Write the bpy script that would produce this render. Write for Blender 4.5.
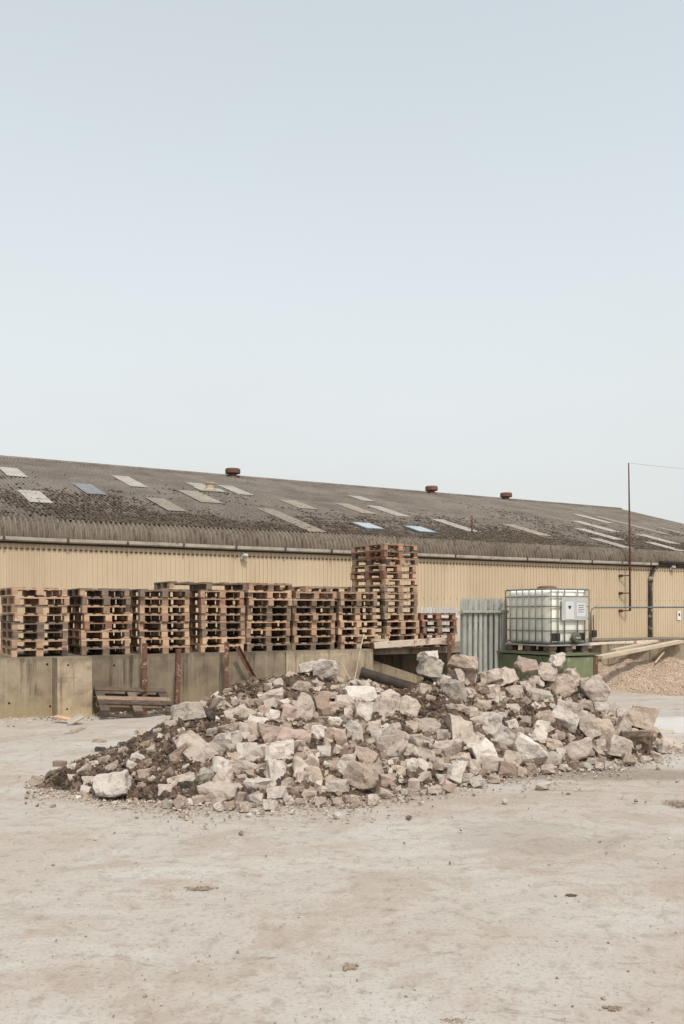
import bpy, bmesh, math, random
import numpy as np
from mathutils import Vector, Matrix, noise as mnoise

random.seed(7); rng = np.random.default_rng(11)
S = bpy.context.scene
for o in list(bpy.data.objects): bpy.data.objects.remove(o)
COL = S.collection

# ------------------------------------------------------------------ camera, sky, sun, exposure
F, CX, HY, CAMH = 870.0, 342.0, 612.0, 1.70          # focal length in px, image centre x, horizon row, eye height
cam = bpy.data.cameras.new('camera'); camo = bpy.data.objects.new('camera', cam); COL.objects.link(camo)
camo.location = (0, 0, CAMH); camo.rotation_euler = (math.radians(90), 0, 0)
cam.sensor_fit = 'HORIZONTAL'; cam.sensor_width = 36; cam.lens = F/684*36
cam.shift_y = (HY-512)/684; cam.clip_end = 2000; cam.clip_start = .05
S.camera = camo
SUN_EL, SUN_AZ = 55, 160                              # degrees; azimuth from +Y (view direction) clockwise
w = bpy.data.worlds.new('World'); S.world = w; w.use_nodes = True
wn, wl = w.node_tree.nodes, w.node_tree.links
bg = wn['Background']
sky = wn.new('ShaderNodeTexSky'); sky.sky_type = 'NISHITA'; sky.sun_disc = False
sky.sun_elevation = math.radians(SUN_EL); sky.sun_rotation = math.radians(SUN_AZ)
sky.air_density = 1.0; sky.dust_density = 2.5; sky.ozone_density = 1.0; sky.altitude = 50
hs = wn.new('ShaderNodeHueSaturation'); hs.inputs['Saturation'].default_value = .44; hs.inputs['Value'].default_value = 1.88; hs.inputs['Hue'].default_value = .472
hz = wn.new('ShaderNodeMixRGB'); hz.inputs['Color2'].default_value = (4.76, 4.86, 4.76, 1)     # pale haze, thickening evenly towards the horizon
wtc = wn.new('ShaderNodeTexCoord'); wsx = wn.new('ShaderNodeSeparateXYZ'); wmr = wn.new('ShaderNodeMapRange'); wmr.interpolation_type = 'SMOOTHSTEP'
for k, v in (('From Min', -.05), ('From Max', .62), ('To Min', .97), ('To Max', .42)): wmr.inputs[k].default_value = v
wl.new(wtc.outputs['Generated'], wsx.inputs[0]); wl.new(wsx.outputs['Z'], wmr.inputs['Value']); 
wno = wn.new('ShaderNodeTexNoise'); wmp = wn.new('ShaderNodeMapping'); wmp.inputs['Scale'].default_value = (1, 1, 3.5); wno.inputs['Scale'].default_value = 1.6; wno.inputs['Detail'].default_value = 5
wma = wn.new('ShaderNodeMath'); wma.operation = 'MULTIPLY_ADD'; wma.inputs[1].default_value = .22; wmb = wn.new('ShaderNodeMath'); wmb.operation = 'ADD'; wmb.inputs[1].default_value = -.11; wmb.use_clamp = True   # thin uneven haze
wl.new(wtc.outputs['Generated'], wmp.inputs[0]); wl.new(wmp.outputs[0], wno.inputs['Vector']); wl.new(wno.outputs['Fac'], wma.inputs[0]); wl.new(wmr.outputs[0], wma.inputs[2]); wl.new(wma.outputs[0], wmb.inputs[0]); wl.new(wmb.outputs[0], hz.inputs['Fac'])
wl.new(sky.outputs[0], hs.inputs['Color']); wl.new(hs.outputs[0], hz.inputs['Color1']); wl.new(hz.outputs[0], bg.inputs['Color'])
bg.inputs['Strength'].default_value = .15
sl = bpy.data.lights.new('sun', 'SUN'); so = bpy.data.objects.new('sun', sl); COL.objects.link(so)
sl.energy = 3.0; sl.angle = math.radians(5); sl.color = (1, .95, .87)
sv = Vector((math.sin(math.radians(SUN_AZ))*math.cos(math.radians(SUN_EL)), math.cos(math.radians(SUN_AZ))*math.cos(math.radians(SUN_EL)), math.sin(math.radians(SUN_EL))))
so.rotation_euler = sv.to_track_quat('Z', 'Y').to_euler()
so.location = (6, -6, 12)
S.view_settings.view_transform = 'Standard'; S.view_settings.look = 'None'
S.view_settings.exposure = 0; S.view_settings.gamma = 1; S.view_settings.use_curve_mapping = False

# ------------------------------------------------------------------ geometry of the place
V = 1508.0; AL = math.atan(F/V); CA, SA = math.cos(AL), math.sin(AL); Z0 = 17.0
def P(s, n, z): return Vector((s*CA-n*SA, Z0+s*SA+n*CA, z))      # s along the wall, n behind its face, z up
def ray(x, v): return np.array([(x-CX)/F, 1.0, (HY-v)/F])
def sn(x, n):                                                     # s of image column x on the vertical plane n
    u = x-CX; Zc = Z0+n/CA; Y = Zc/(1-u/V); return (u/F*Y + n*SA)/CA
def zat(x, v, n):                                                 # height of a pixel on the plane n
    u = x-CX; Y = (Z0+n/CA)/(1-u/V); return CAMH+(HY-v)/F*Y
def ground_pt(x, v, z=0):
    Y = (CAMH-z)*F/(v-HY); return Vector(((x-CX)/F*Y, Y, z))

# ------------------------------------------------------------------ materials
def lin(r, g, b):
    f = lambda c: (c/255/12.92) if c/255 <= .04045 else ((c/255+.055)/1.055)**2.4
    return (f(r)*ALB, f(g)*ALB, f(b)*ALB, 1)
ALB = .74                                             # the palette is written as seen in daylight; the surfaces themselves are darker
class NT:
    def __init__(s, name):
        s.m = bpy.data.materials.new(name); s.m.use_nodes = True
        s.n, s.l = s.m.node_tree.nodes, s.m.node_tree.links
        s.p = s.n['Principled BSDF']; s.p.inputs['Specular IOR Level'].default_value = .25
        s.tc = s.n.new('ShaderNodeTexCoord'); s.oi = None
    def coord(s, kind='Object', scale=(1, 1, 1), rnd=False):
        mp = s.n.new('ShaderNodeMapping'); mp.inputs['Scale'].default_value = scale
        s.l.new(s.tc.outputs[kind], mp.inputs['Vector'])
        if rnd:
            s.info(); mu = s.n.new('ShaderNodeMath'); mu.operation = 'MULTIPLY'; mu.inputs[1].default_value = 37.0
            s.l.new(s.oi.outputs['Random'], mu.inputs[0]); s.l.new(mu.outputs[0], mp.inputs['Location'])
        return mp.outputs[0]
    def info(s):
        if not s.oi: s.oi = s.n.new('ShaderNodeObjectInfo')
        return s.oi
    def noise(s, vec, scale, detail=6, rough=.6, dist=0):
        t = s.n.new('ShaderNodeTexNoise'); t.inputs['Scale'].default_value = scale; t.inputs['Detail'].default_value = detail
        t.inputs['Roughness'].default_value = rough; t.inputs['Distortion'].default_value = dist
        s.l.new(vec, t.inputs['Vector']); return t.outputs['Fac']
    def vor(s, vec, scale):
        t = s.n.new('ShaderNodeTexVoronoi'); t.inputs['Scale'].default_value = scale
        s.l.new(vec, t.inputs['Vector']); return t.outputs['Distance']
    def ramp(s, fac, stops):
        r = s.n.new('ShaderNodeValToRGB'); e = r.color_ramp.elements
        while len(e) < len(stops): e.new(.5)
        for el, (p, c) in zip(e, stops): el.position = p; el.color = c if len(c) == 4 else (*c, 1)
        s.l.new(fac, r.inputs[0]); return r.outputs[0]
    def step(s, fac, a, b):
        r = s.n.new('ShaderNodeMapRange'); r.interpolation_type = 'SMOOTHSTEP'
        r.inputs['From Min'].default_value = a; r.inputs['From Max'].default_value = b
        s.l.new(fac, r.inputs['Value']); return r.outputs[0]
    def math(s, op, a, b=None):
        m = s.n.new('ShaderNodeMath'); m.operation = op
        for i, v in enumerate((a, b)):
            if v is None: continue
            if isinstance(v, (int, float)): m.inputs[i].default_value = v
            else: s.l.new(v, m.inputs[i])
        return m.outputs[0]
    def mix(s, fac, a, b, mode='MIX'):
        m = s.n.new('ShaderNodeMixRGB'); m.blend_type = mode
        for i, v in enumerate((fac, a, b)):
            if isinstance(v, (int, float)): m.inputs[i].default_value = v
            elif isinstance(v, tuple): m.inputs[i].default_value = v if len(v) == 4 else (*v, 1)
            else: s.l.new(v, m.inputs[i])
        return m.outputs[0]
    def sep(s, vec):
        x = s.n.new('ShaderNodeSeparateXYZ'); s.l.new(vec, x.inputs[0]); return x.outputs
    def vary(s, col, amt, hue=0, src=None):
        h = s.n.new('ShaderNodeHueSaturation'); s.l.new(col, h.inputs['Color'])
        r = s.n.new('ShaderNodeMapRange'); r.inputs['To Min'].default_value = 1-amt; r.inputs['To Max'].default_value = 1+amt
        s.l.new(src if src is not None else s.info().outputs['Random'], r.inputs['Value']); s.l.new(r.outputs[0], h.inputs['Value'])
        return h.outputs[0]
    def island(s): return s.n.new('ShaderNodeNewGeometry').outputs['Random Per Island']
    def bump(s, h, strength=.4, dist=.02, prev=None):
        b = s.n.new('ShaderNodeBump'); b.inputs['Strength'].default_value = strength; b.inputs['Distance'].default_value = dist
        s.l.new(h, b.inputs['Height'])
        if prev is not None: s.l.new(prev, b.inputs['Normal'])
        return b.outputs[0]
    def done(s, col, rough=.9, normal=None, metal=0):
        if isinstance(col, tuple): s.p.inputs['Base Color'].default_value = col
        else: s.l.new(col, s.p.inputs['Base Color'])
        if isinstance(rough, (int, float)): s.p.inputs['Roughness'].default_value = rough
        else: s.l.new(rough, s.p.inputs['Roughness'])
        s.p.inputs['Metallic'].default_value = metal
        if normal is not None: s.l.new(normal, s.p.inputs['Normal'])
        return s.m
def mottled(name, a, b, scale=8, rough=.9, bump=.4, bdist=.01, bscale=None, var=.12, rnd=True, metal=0, stretch=(1, 1, 1), spots=None):
    t = NT(name); c = t.coord('Object', stretch, rnd)
    n = t.noise(c, scale, 8, .65); col = t.ramp(n, [(.3, a), (.7, b)])
    if spots: col = t.mix(t.step(t.noise(c, spots[1], 5, .7), spots[2], spots[2]+.08), col, spots[0])
    if var: col = t.vary(col, var)
    nb = t.noise(c, bscale or scale*4, 8, .7)
    return t.done(col, rough, t.bump(nb, bump, bdist), metal)

M = {}
def rockmat(key, a, b, spot):
    t = NT('rock_'+key); c = t.coord('Object', rnd=True)
    n = t.noise(c, 4.5, 9, .7, .6); col = t.ramp(n, [(.28, a), (.5, b), (.75, tuple(min(1, x*1.12) for x in b[:3])+(1,))])
    col = t.mix(t.math('MULTIPLY', t.step(t.noise(c, 11, 6, .7), .54, .66), .75), col, spot)
    agg = t.step(t.vor(c, 38), .16, .10)                                  # aggregate showing in the broken faces
    col = t.mix(t.math('MULTIPLY', agg, .35), col, lin(150, 138, 124))
    col = t.vary(col, .13)
    nm = t.bump(t.noise(c, 60, 6, .75), .6, .010); nm = t.bump(t.noise(c, 14, 8, .7), .75, .035, nm)
    M['rock_'+key] = t.done(col, .93, nm)
rockmat('white', lin(186, 174, 161), lin(213, 202, 190), lin(152, 135, 120))
rockmat('pale', lin(168, 152, 138), lin(199, 184, 170), lin(140, 121, 106))
rockmat('tan', lin(158, 139, 122), lin(191, 173, 156), lin(130, 110, 95))
rockmat('pink', lin(158, 134, 120), lin(188, 167, 153), lin(190, 176, 162))
rockmat('brown', lin(110, 93, 79), lin(156, 136, 119), lin(182, 165, 149))
rockmat('grey', lin(148, 137, 124), lin(178, 168, 155), lin(120, 108, 95))
rockmat('dark', lin(52, 48, 44), lin(84, 77, 69), lin(132, 120, 107))

t = NT('yard_ground'); c = t.coord('Object')
n1 = t.noise(c, .32, 8, .62, .6); n2 = t.noise(c, 1.5, 9, .68, .5); n3 = t.noise(c, 8, 8, .7); n4 = t.noise(c, 45, 6, .7)
cs = t.coord('Object', (.55, 1.5, 1)); n5 = t.noise(cs, .8, 8, .66, .8)
col = t.ramp(n1, [(.3, lin(178, 166, 152)), (.5, lin(188, 179, 168)), (.7, lin(193, 187, 178))])
col = t.mix(t.math('MULTIPLY', t.step(n2, .48, .60), .55), col, lin(172, 154, 137))
col = t.mix(t.math('MULTIPLY', t.step(n5, .49, .64), .5), col, lin(202, 198, 191))
col = t.mix(t.math('MULTIPLY', t.step(n3, .50, .64), .45), col, lin(152, 137, 122))
dk = t.math('MULTIPLY', t.step(t.noise(cs, 2.1, 9, .74, .7), .60, .68), .6)
col = t.mix(dk, col, lin(128, 112, 98))
col = t.mix(t.math('MULTIPLY', t.step(n4, .50, .66), .45), col, lin(140, 126, 113))
x, y, _ = t.sep(c)
def blob(cx, cy, rx, ry, wob=.8):
    a = t.math('POWER', t.math('DIVIDE', t.math('SUBTRACT', x, cx), rx), 2.0); b = t.math('POWER', t.math('DIVIDE', t.math('SUBTRACT', y, cy), ry), 2.0)
    d = t.math('ADD', t.math('ADD', a, b), t.math('MULTIPLY', t.math('SUBTRACT', n2, .5), wob*4))
    return t.step(d, 1.3, .3)
col = t.mix(t.math('MULTIPLY', blob(5.2, 13.2, 2.6, 1.1), .8), col, lin(212, 208, 202))          # spilt cement by the gravel
col = t.mix(t.math('MULTIPLY', blob(2.4, 9.2, 2.2, .38), .62), col, lin(132, 115, 98))           # damp earth along the toe of the heap
col = t.mix(t.math('MULTIPLY', blob(-.8, 8.0, 3.0, .35), .45), col, lin(162, 138, 116))
col = t.mix(t.math('MULTIPLY', blob(1.35, 6.6, .6, .5, 2.8), .28), col, lin(138, 122, 106))
nm = t.bump(n4, .35, .006); nm = t.bump(n3, .45, .02, nm); nm = t.bump(n2, .3, .05, nm)
M['ground'] = t.done(col, .92, nm)

def wall_mat(key, gain):
    global t
    t = NT('wall_concrete'); c = t.coord('Object'); x, y, z = t.sep(c)
    n = t.noise(c, 2.2, 9, .65, .4); col = t.ramp(n, [(.28, lin(124, 111, 95)), (.5, lin(157, 143, 124)), (.72, lin(178, 164, 144))])
    cs = t.coord('Object', (5.5, 5.5, .35)); st = t.noise(cs, 1.0, 8, .7)
    col = t.mix(t.math('MULTIPLY', t.step(st, .49, .63), .8), col, lin(80, 70, 59))
    cs2 = t.coord('Object', (14, 14, .25)); col = t.mix(t.math('MULTIPLY', t.step(t.noise(cs2, 1, 5, .6), .52, .64), .3), col, lin(186, 176, 156))
    algae = t.math('MULTIPLY', t.step(t.math('ADD', z, t.math('MULTIPLY', n, -.7)), .16, -.32), .55)
    col = t.mix(algae, col, lin(174, 156, 122))
    col = t.mix(t.math('MULTIPLY', t.step(t.noise(c, 1.1, 6, .6), .55, .72), .45), col, lin(98, 89, 77))
    topd = t.math('MULTIPLY', t.step(t.math('ADD', z, t.math('MULTIPLY', st, .35)), .98, 1.12), .5)
    col = t.mix(topd, col, lin(88, 80, 69))
    nm = t.bump(t.noise(c, 30, 8, .7), .35, .008); nm = t.bump(t.noise(cs2, 1, 2, .5), .3, .01, nm)
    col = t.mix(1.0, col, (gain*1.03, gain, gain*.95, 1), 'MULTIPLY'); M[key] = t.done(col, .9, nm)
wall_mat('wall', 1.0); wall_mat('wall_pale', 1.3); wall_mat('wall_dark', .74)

t = NT('cladding_paint'); c = t.coord('Object'); n = t.noise(c, .35, 7, .6); cs = t.coord('Object', (1.6, 1.6, .25))
col = t.ramp(n, [(.3, lin(200, 179, 149)), (.7, lin(211, 192, 163))])
col = t.mix(t.math('MULTIPLY', t.step(t.noise(cs, 1.4, 7, .65), .53, .68), .28), col, lin(168, 145, 110))
x, y, z = t.sep(c)
sc = t.math('ADD', t.math('MULTIPLY', x, CA), t.math('MULTIPLY', y, SA)); wn_ = t.n.new('ShaderNodeTexWhiteNoise'); wn_.noise_dimensions = '1D'; t.l.new(t.math('FLOOR', t.math('DIVIDE', sc, 1.022)), wn_.inputs['W'])
col = t.vary(col, .045, src=wn_.outputs['Value'])
cs3 = t.coord('Object', (9, 9, .5)); col = t.mix(t.math('MULTIPLY', t.step(t.noise(cs3, 1, 6, .7), .60, .72), .22), col, lin(150, 122, 92))
col = t.mix(t.math('MULTIPLY', t.step(z, .9, .2), .35), col, lin(165, 145, 115))
M['clad'] = t.done(col, .55)

t = NT('roof_fibre_cement'); c = t.coord('Object'); n = t.noise(c, .5, 9, .68, .4); nf = t.noise(c, 5, 9, .75); nh = t.noise(c, 16, 6, .75)
col = t.ramp(n, [(.3, lin(108, 99, 90)), (.5, lin(129, 120, 110)), (.7, lin(146, 137, 127))])
col = t.mix(t.math('MULTIPLY', t.step(nf, .5, .66), .6), col, lin(84, 72, 61))
col = t.mix(t.math('MULTIPLY', t.step(nh, .56, .7), .5), col, lin(164, 153, 138))
x, y, z = t.sep(c)
low = t.step(t.math('ADD', z, t.math('MULTIPLY', n, -3.2)), 4.6, 2.6)
col = t.mix(t.math('MULTIPLY', t.math('MULTIPLY', low, t.step(nf, .42, .56)), .8), col, lin(80, 69, 59))
M['roof'] = t.done(col, .95, t.bump(nf, .5, .03))
t = NT('eave_fibre_cement'); c = t.coord('Object'); n = t.noise(c, .8, 8, .65); nf = t.noise(c, 7, 8, .75)
cs = t.coord('Object', (6, 6, .8)); ns = t.noise(cs, 1.2, 7, .7)
col = t.ramp(n, [(.3, lin(110, 99, 87)), (.7, lin(146, 134, 119))])
col = t.mix(t.math('MULTIPLY', t.step(ns, .48, .62), .65), col, lin(78, 67, 57))
col = t.mix(t.math('MULTIPLY', t.step(nf, .58, .7), .4), col, lin(176, 165, 149))
M['eave'] = t.done(col, .95, t.bump(nf, .4, .02))
M['moss'] = mottled('moss', lin(76, 66, 57), lin(116, 103, 90), 3, .98, .3, .02, var=0, rnd=False)
M['sheet_white'] = mottled('rooflight_white', lin(152, 144, 133), lin(186, 179, 169), 2.5, .6, .2, spots=(lin(122, 112, 100), 4, .62))
M['sheet_tan'] = mottled('rooflight_tan', lin(136, 125, 111), lin(160, 149, 134), 2.5, .7, .2, spots=(lin(104, 92, 80), 4, .58))
M['sheet_blue'] = mottled('rooflight_blue', lin(122, 122, 121), lin(148, 148, 147), 2.5, .5, .2, spots=(lin(96, 94, 90), 4, .58))
M['glass'] = mottled('rooflight_glass', lin(166, 176, 180), lin(196, 202, 204), 1.5, .35, 0, spots=(lin(140, 150, 156), 3, .62))
M['gutter'] = mottled('gutter_grey', lin(156, 146, 133), lin(200, 190, 176), 3, .7, .2, spots=(lin(92, 80, 70), 2.2, .62), rnd=False)
M['black'] = mottled('dark_metal', lin(46, 42, 39), lin(66, 60, 55), 6, .6, .2)
M['pipe'] = mottled('downpipe_flaking', lin(62, 56, 50), lin(84, 76, 68), 6, .7, .3, spots=(lin(178, 168, 152), 3.2, .54), rnd=False)
M['rust'] = mottled('rusty_steel', lin(96, 66, 52), lin(128, 94, 76), 9, .88, .5, .006, spots=(lin(172, 148, 130), 10, .56))
M['rust_red'] = mottled('rusty_cowl', lin(104, 76, 64), lin(132, 100, 86), 5, .85, .3)
M['rust_dark'] = mottled('rusty_pole', lin(84, 54, 43), lin(112, 74, 60), 9, .85, .3)
M['galv'] = mottled('galvanised_steel', lin(166, 166, 157), lin(196, 195, 185), 4, .6, .15, metal=0, spots=(lin(138, 138, 128), 5, .62))
M['cage'] = mottled('cage_steel', lin(112, 114, 108), lin(146, 148, 140), 4, .55, .1, metal=.2)
M['tube'] = mottled('galvanised_tube', lin(104, 112, 114), lin(136, 144, 146), 4, .5, .1, metal=.3)
M['white_metal'] = mottled('white_paint', lin(206, 204, 198), lin(224, 222, 216), 5, .5, .1)
M['beam'] = mottled('cream_beam', lin(212, 190, 168), lin(236, 222, 205), 3.5, .85, .3, spots=(lin(172, 130, 104), 4, .57), rnd=False)
M['plank'] = mottled('pale_plank', lin(186, 168, 144), lin(208, 192, 168), 4, .85, .3, stretch=(1, 1, 1))
M['green'] = mottled('green_paint', lin(88, 94, 68), lin(112, 117, 90), 4, .7, .3, spots=(lin(118, 112, 86), 3.5, .56), rnd=False)
M['green_worn'] = mottled('green_paint_worn', lin(108, 118, 82), lin(144, 146, 116), 3, .75, .3, spots=(lin(178, 174, 152), 3.2, .56), rnd=False)
M['blackpipe'] = mottled('black_duct', lin(52, 45, 40), lin(76, 66, 58), 6, .8, .3)
M['cord'] = mottled('pale_cord', lin(178, 168, 152), lin(206, 198, 184), 6, .8, 0)
M['label'] = mottled('label_plate', lin(186, 188, 184), lin(204, 206, 202), 5, .5, 0)
M['paper'] = mottled('label_paper', lin(214, 214, 210), lin(226, 226, 222), 5, .6, 0)
M['ink'] = mottled('label_ink', lin(40, 42, 46), lin(56, 58, 62), 5, .6, 0)
M['cap_dark'] = mottled('valve_cap', lin(70, 70, 62), lin(112, 110, 98), 7, .5, .2)
woods = [(lin(178, 144, 118), lin(212, 180, 151)), (lin(152, 122, 100), lin(188, 157, 131)), (lin(112, 95, 81), lin(150, 130, 112)), (lin(134, 96, 78), lin(164, 124, 102)), (lin(82, 70, 61), lin(114, 98, 86))]
for i, (a, b) in enumerate(woods):
    M['wood%d' % i] = mottled('pallet_wood_%d' % i, a, b, 7, .9, .4, .004, var=.24, stretch=(1, 1, 2.5), spots=(tuple(x*.62 for x in a[:3])+(1,), 6, .6))
# bottle of the tank: translucent plastic, the contents showing through up to their level
t = NT('tank_plastic'); c = t.coord('Object'); x, y, z = t.sep(c); n = t.noise(c, 3, 6, .6)
zz = t.math('ADD', z, t.math('MULTIPLY', n, .10))
col = t.ramp(zz, [(.0, (.60, .59, .52)), (.60, (.64, .62, .54)), (.64, (.78, .75, .64)), (.92, (.80, .74, .57)), (.97, (.82, .79, .72))])
col = t.mix(t.math('MULTIPLY', t.step(n, .5, .7), .3), col, (.80, .74, .56, 1))
t.p.inputs['Subsurface Weight'].default_value = .15; t.p.inputs['Subsurface Radius'].default_value = (.05, .05, .05)
M['tank'] = t.done(col, .4)

t = NT('heap_soil'); c = t.coord('Object'); n = t.noise(c, .9, 7, .6, .4); nf = t.noise(c, 9, 9, .75); nv = t.noise(c, 32, 6, .75)
col = t.ramp(n, [(.32, lin(88, 73, 60)), (.5, lin(108, 91, 76)), (.68, lin(136, 116, 99))])
col = t.mix(t.math('MULTIPLY', t.step(nf, .48, .64), .6), col, lin(72, 59, 49))
col = t.mix(t.math('MULTIPLY', t.step(nv, .56, .7), .6), col, lin(168, 148, 128))
nm = t.bump(nv, .7, .02); nm = t.bump(nf, .7, .05, nm)
M['mud'] = mottled('mud', lin(142, 124, 107), lin(174, 156, 138), 9, .95, .5, .02)
M['mud_pale'] = mottled('mud_pale', lin(156, 138, 120), lin(186, 170, 152), 9, .95, .5, .02)
M['mud_dark'] = mottled('mud_dark', lin(92, 80, 70), lin(122, 107, 94), 9, .95, .5, .02)
M['soil'] = t.done(col, .97, nm)
def island_mat(key, stops):
    t = NT(key); c = t.coord('Object'); r = t.island()
    col = t.ramp(r, stops); col = t.mix(t.math('MULTIPLY', t.step(t.noise(c, 30, 5, .7), .5, .68), .4), col, lin(112, 94, 78))
    M[key] = t.done(col, .95, t.bump(t.noise(c, 80, 5, .7), .5, .006))
island_mat('crumbs', [(0, lin(70, 58, 49)), (.3, lin(104, 87, 74)), (.6, lin(136, 117, 101)), (.85, lin(172, 154, 137)), (1, lin(202, 188, 173))])  # dark tones also put the shadow between the blocks into the colour
island_mat('frags', [(0, lin(140, 121, 106)), (.3, lin(166, 148, 132)), (.7, lin(188, 172, 157)), (1, lin(205, 193, 180))])
island_mat('clods', [(0, lin(62, 53, 46)), (.35, lin(92, 77, 65)), (.7, lin(118, 100, 85)), (.92, lin(146, 126, 108)), (1, lin(188, 171, 153))])
island_mat('gravel', [(0, lin(172, 148, 126)), (.4, lin(190, 167, 145)), (.75, lin(200, 179, 158)), (1, lin(214, 198, 180))])
island_mat('grit', [(0, lin(140, 123, 107)), (.3, lin(172, 155, 138)), (.8, lin(196, 183, 168)), (1, lin(214, 205, 194))])

# ------------------------------------------------------------------ helpers
def link(name, me, mat=None, parent=None, loc=None, rot=None):
    o = bpy.data.objects.new(name, me); COL.objects.link(o)
    if mat and me and not me.materials: me.materials.append(mat)
    if parent: o.parent = parent
    if loc is not None: o.location = loc
    if rot is not None: o.rotation_euler = rot
    return o
def tag(o, label, cat, group=None):
    o['label'] = label; o['category'] = cat
    if group: o['group'] = group
    return o
def thing(name, label, cat, loc=(0, 0, 0), rz=0, group=None):
    return tag(link(name, None, loc=loc, rot=(0, 0, rz)), label, cat, group)
def mesh(vs, fs, smooth=False):
    me = bpy.data.meshes.new('m'); me.from_pydata([tuple(v) for v in vs], [], fs); me.update()
    if smooth: me.polygons.foreach_set('use_smooth', [True]*len(me.polygons))
    return me
def from_bm(bm, smooth=False):
    bmesh.ops.recalc_face_normals(bm, faces=bm.faces)
    me = bpy.data.meshes.new('m'); bm.to_mesh(me); bm.free()
    if smooth: me.polygons.foreach_set('use_smooth', [True]*len(me.polygons))
    return me
def bm_box(bm, c, d, R=None, bev=0):
    r = bmesh.ops.create_cube(bm, size=1); vs = r['verts']
    for v in vs: v.co = Vector((v.co.x*d[0], v.co.y*d[1], v.co.z*d[2]))
    if bev:
        es = list({e for v in vs for e in v.link_edges}); g = bmesh.ops.bevel(bm, geom=es, offset=bev, segments=2, affect='EDGES')
        vs = list({v for f in g['faces'] for v in f.verts} | {v for v in vs if v.is_valid})
    for v in vs:
        if R: v.co = R @ v.co
        v.co += Vector(c)
    return vs
def box_me(d, bev=0):
    bm = bmesh.new(); bm_box(bm, (0, 0, 0), d, None, bev); return from_bm(bm)
def tube(bm, pts, r, seg=8, cap=True):
    rings = []; pts = [Vector(p) for p in pts]; rs = r if isinstance(r, (list, tuple)) else [r]*len(pts)
    up = Vector((.13, .31, 1)).normalized()
    for i, p in enumerate(pts):
        d = (pts[min(i+1, len(pts)-1)]-pts[max(i-1, 0)]).normalized()
        a = d.cross(up if abs(d.dot(up)) < .95 else Vector((1, 0, 0))).normalized(); b = d.cross(a)
        rings.append([bm.verts.new(p+(a*math.cos(k*2*math.pi/seg)+b*math.sin(k*2*math.pi/seg))*rs[i]) for k in range(seg)])
    for q, q2 in zip(rings, rings[1:]):
        for k in range(seg): bm.faces.new((q[k], q[(k+1) % seg], q2[(k+1) % seg], q2[k]))
    if cap: bm.faces.new(rings[0][::-1]); bm.faces.new(rings[-1])
def tube_me(pts, r, seg=8):
    bm = bmesh.new(); tube(bm, pts, r, seg); return from_bm(bm, True)
def lathe_me(prof, seg=20):
    vs = []; fs = []
    for r, z in prof:
        for k in range(seg): a = 2*math.pi*k/seg; vs.append((r*math.cos(a), r*math.sin(a), z))
    for i in range(len(prof)-1):
        for k in range(seg): fs.append((i*seg+k, i*seg+(k+1) % seg, (i+1)*seg+(k+1) % seg, (i+1)*seg+k))
    fs.append(tuple(range(seg))[::-1]); fs.append(tuple((len(prof)-1)*seg+k for k in range(seg)))
    return mesh(vs, fs)
def wall_box(s0, s1, n0, n1, z0, z1, bev=.0):
    bm = bmesh.new(); c = P((s0+s1)/2, (n0+n1)/2, (z0+z1)/2)
    bm_box(bm, c, (s1-s0, n1-n0, z1-z0), Matrix.Rotation(AL, 3, 'Z'), bev); return from_bm(bm)
CUBE = np.array([(x, y, z) for x in (-.5, .5) for y in (-.5, .5) for z in (-.5, .5)])
CF = np.array([(0, 1, 3, 2), (4, 6, 7, 5), (0, 4, 5, 1), (2, 3, 7, 6), (0, 2, 6, 4), (1, 5, 7, 3)])
def crumbs_me(pts, sizes, flat=1.0):
    n = len(pts); q = rng.normal(size=(n, 4)); q /= np.linalg.norm(q, axis=1)[:, None]
    w_, x_, y_, z_ = q.T
    R = np.stack([np.stack([1-2*(y_*y_+z_*z_), 2*(x_*y_-z_*w_), 2*(x_*z_+y_*w_)], 1), np.stack([2*(x_*y_+z_*w_), 1-2*(x_*x_+z_*z_), 2*(y_*z_-x_*w_)], 1), np.stack([2*(x_*z_-y_*w_), 2*(y_*z_+x_*w_), 1-2*(x_*x_+y_*y_)], 1)], 1)
    v = CUBE[None]*rng.uniform(.55, 1.2, (n, 1, 3)) + rng.normal(0, .14, (n, 8, 3))
    v = np.einsum('nij,nkj->nki', R, v)*np.asarray(sizes)[:, None, None]; v[:, :, 2] *= flat
    v += np.asarray(pts)[:, None, :]
    f = (CF[None]+(np.arange(n)*8)[:, None, None]).reshape(-1, 4)
    return mesh(v.reshape(-1, 3), f.tolist())
def fbm(x, y, s, o=4, z=0): return mnoise.fractal(Vector((x*s, y*s, z)), .9, 2.1, o)

# ------------------------------------------------------------------ ground: one sheet, fine near the camera
def axis(a, b, st, lim):
    m = list(np.arange(a, b+1e-6, st)); lo = []; hi = []; d = st
    while (lo[-1] if lo else a) > -lim: d *= 1.5; lo.append((lo[-1] if lo else a)-d)
    d = st
    while (hi[-1] if hi else b) < lim: d *= 1.5; hi.append((hi[-1] if hi else b)+d)
    return lo[::-1]+m+hi
gx, gy = axis(-9, 9.5, .13, 600), axis(2.2, 19, .13, 600)
vs = []; fs = []
for yy in gy:
    for xx in gx:
        k = 1 if (-9.2 < xx < 9.7 and 2 < yy < 19.2) else 0
        vs.append((xx, yy, k*(.030*fbm(xx, yy, .5, 4, 3.3)+.008*fbm(xx, yy, 3.0, 3, 9.1)) - .012))
nx = len(gx)
for j in range(len(gy)-1):
    for i in range(nx-1): fs.append((j*nx+i, j*nx+i+1, (j+1)*nx+i+1, (j+1)*nx+i))
g = link('ground', mesh(vs, fs, True), M['ground']); g['kind'] = 'structure'

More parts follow.
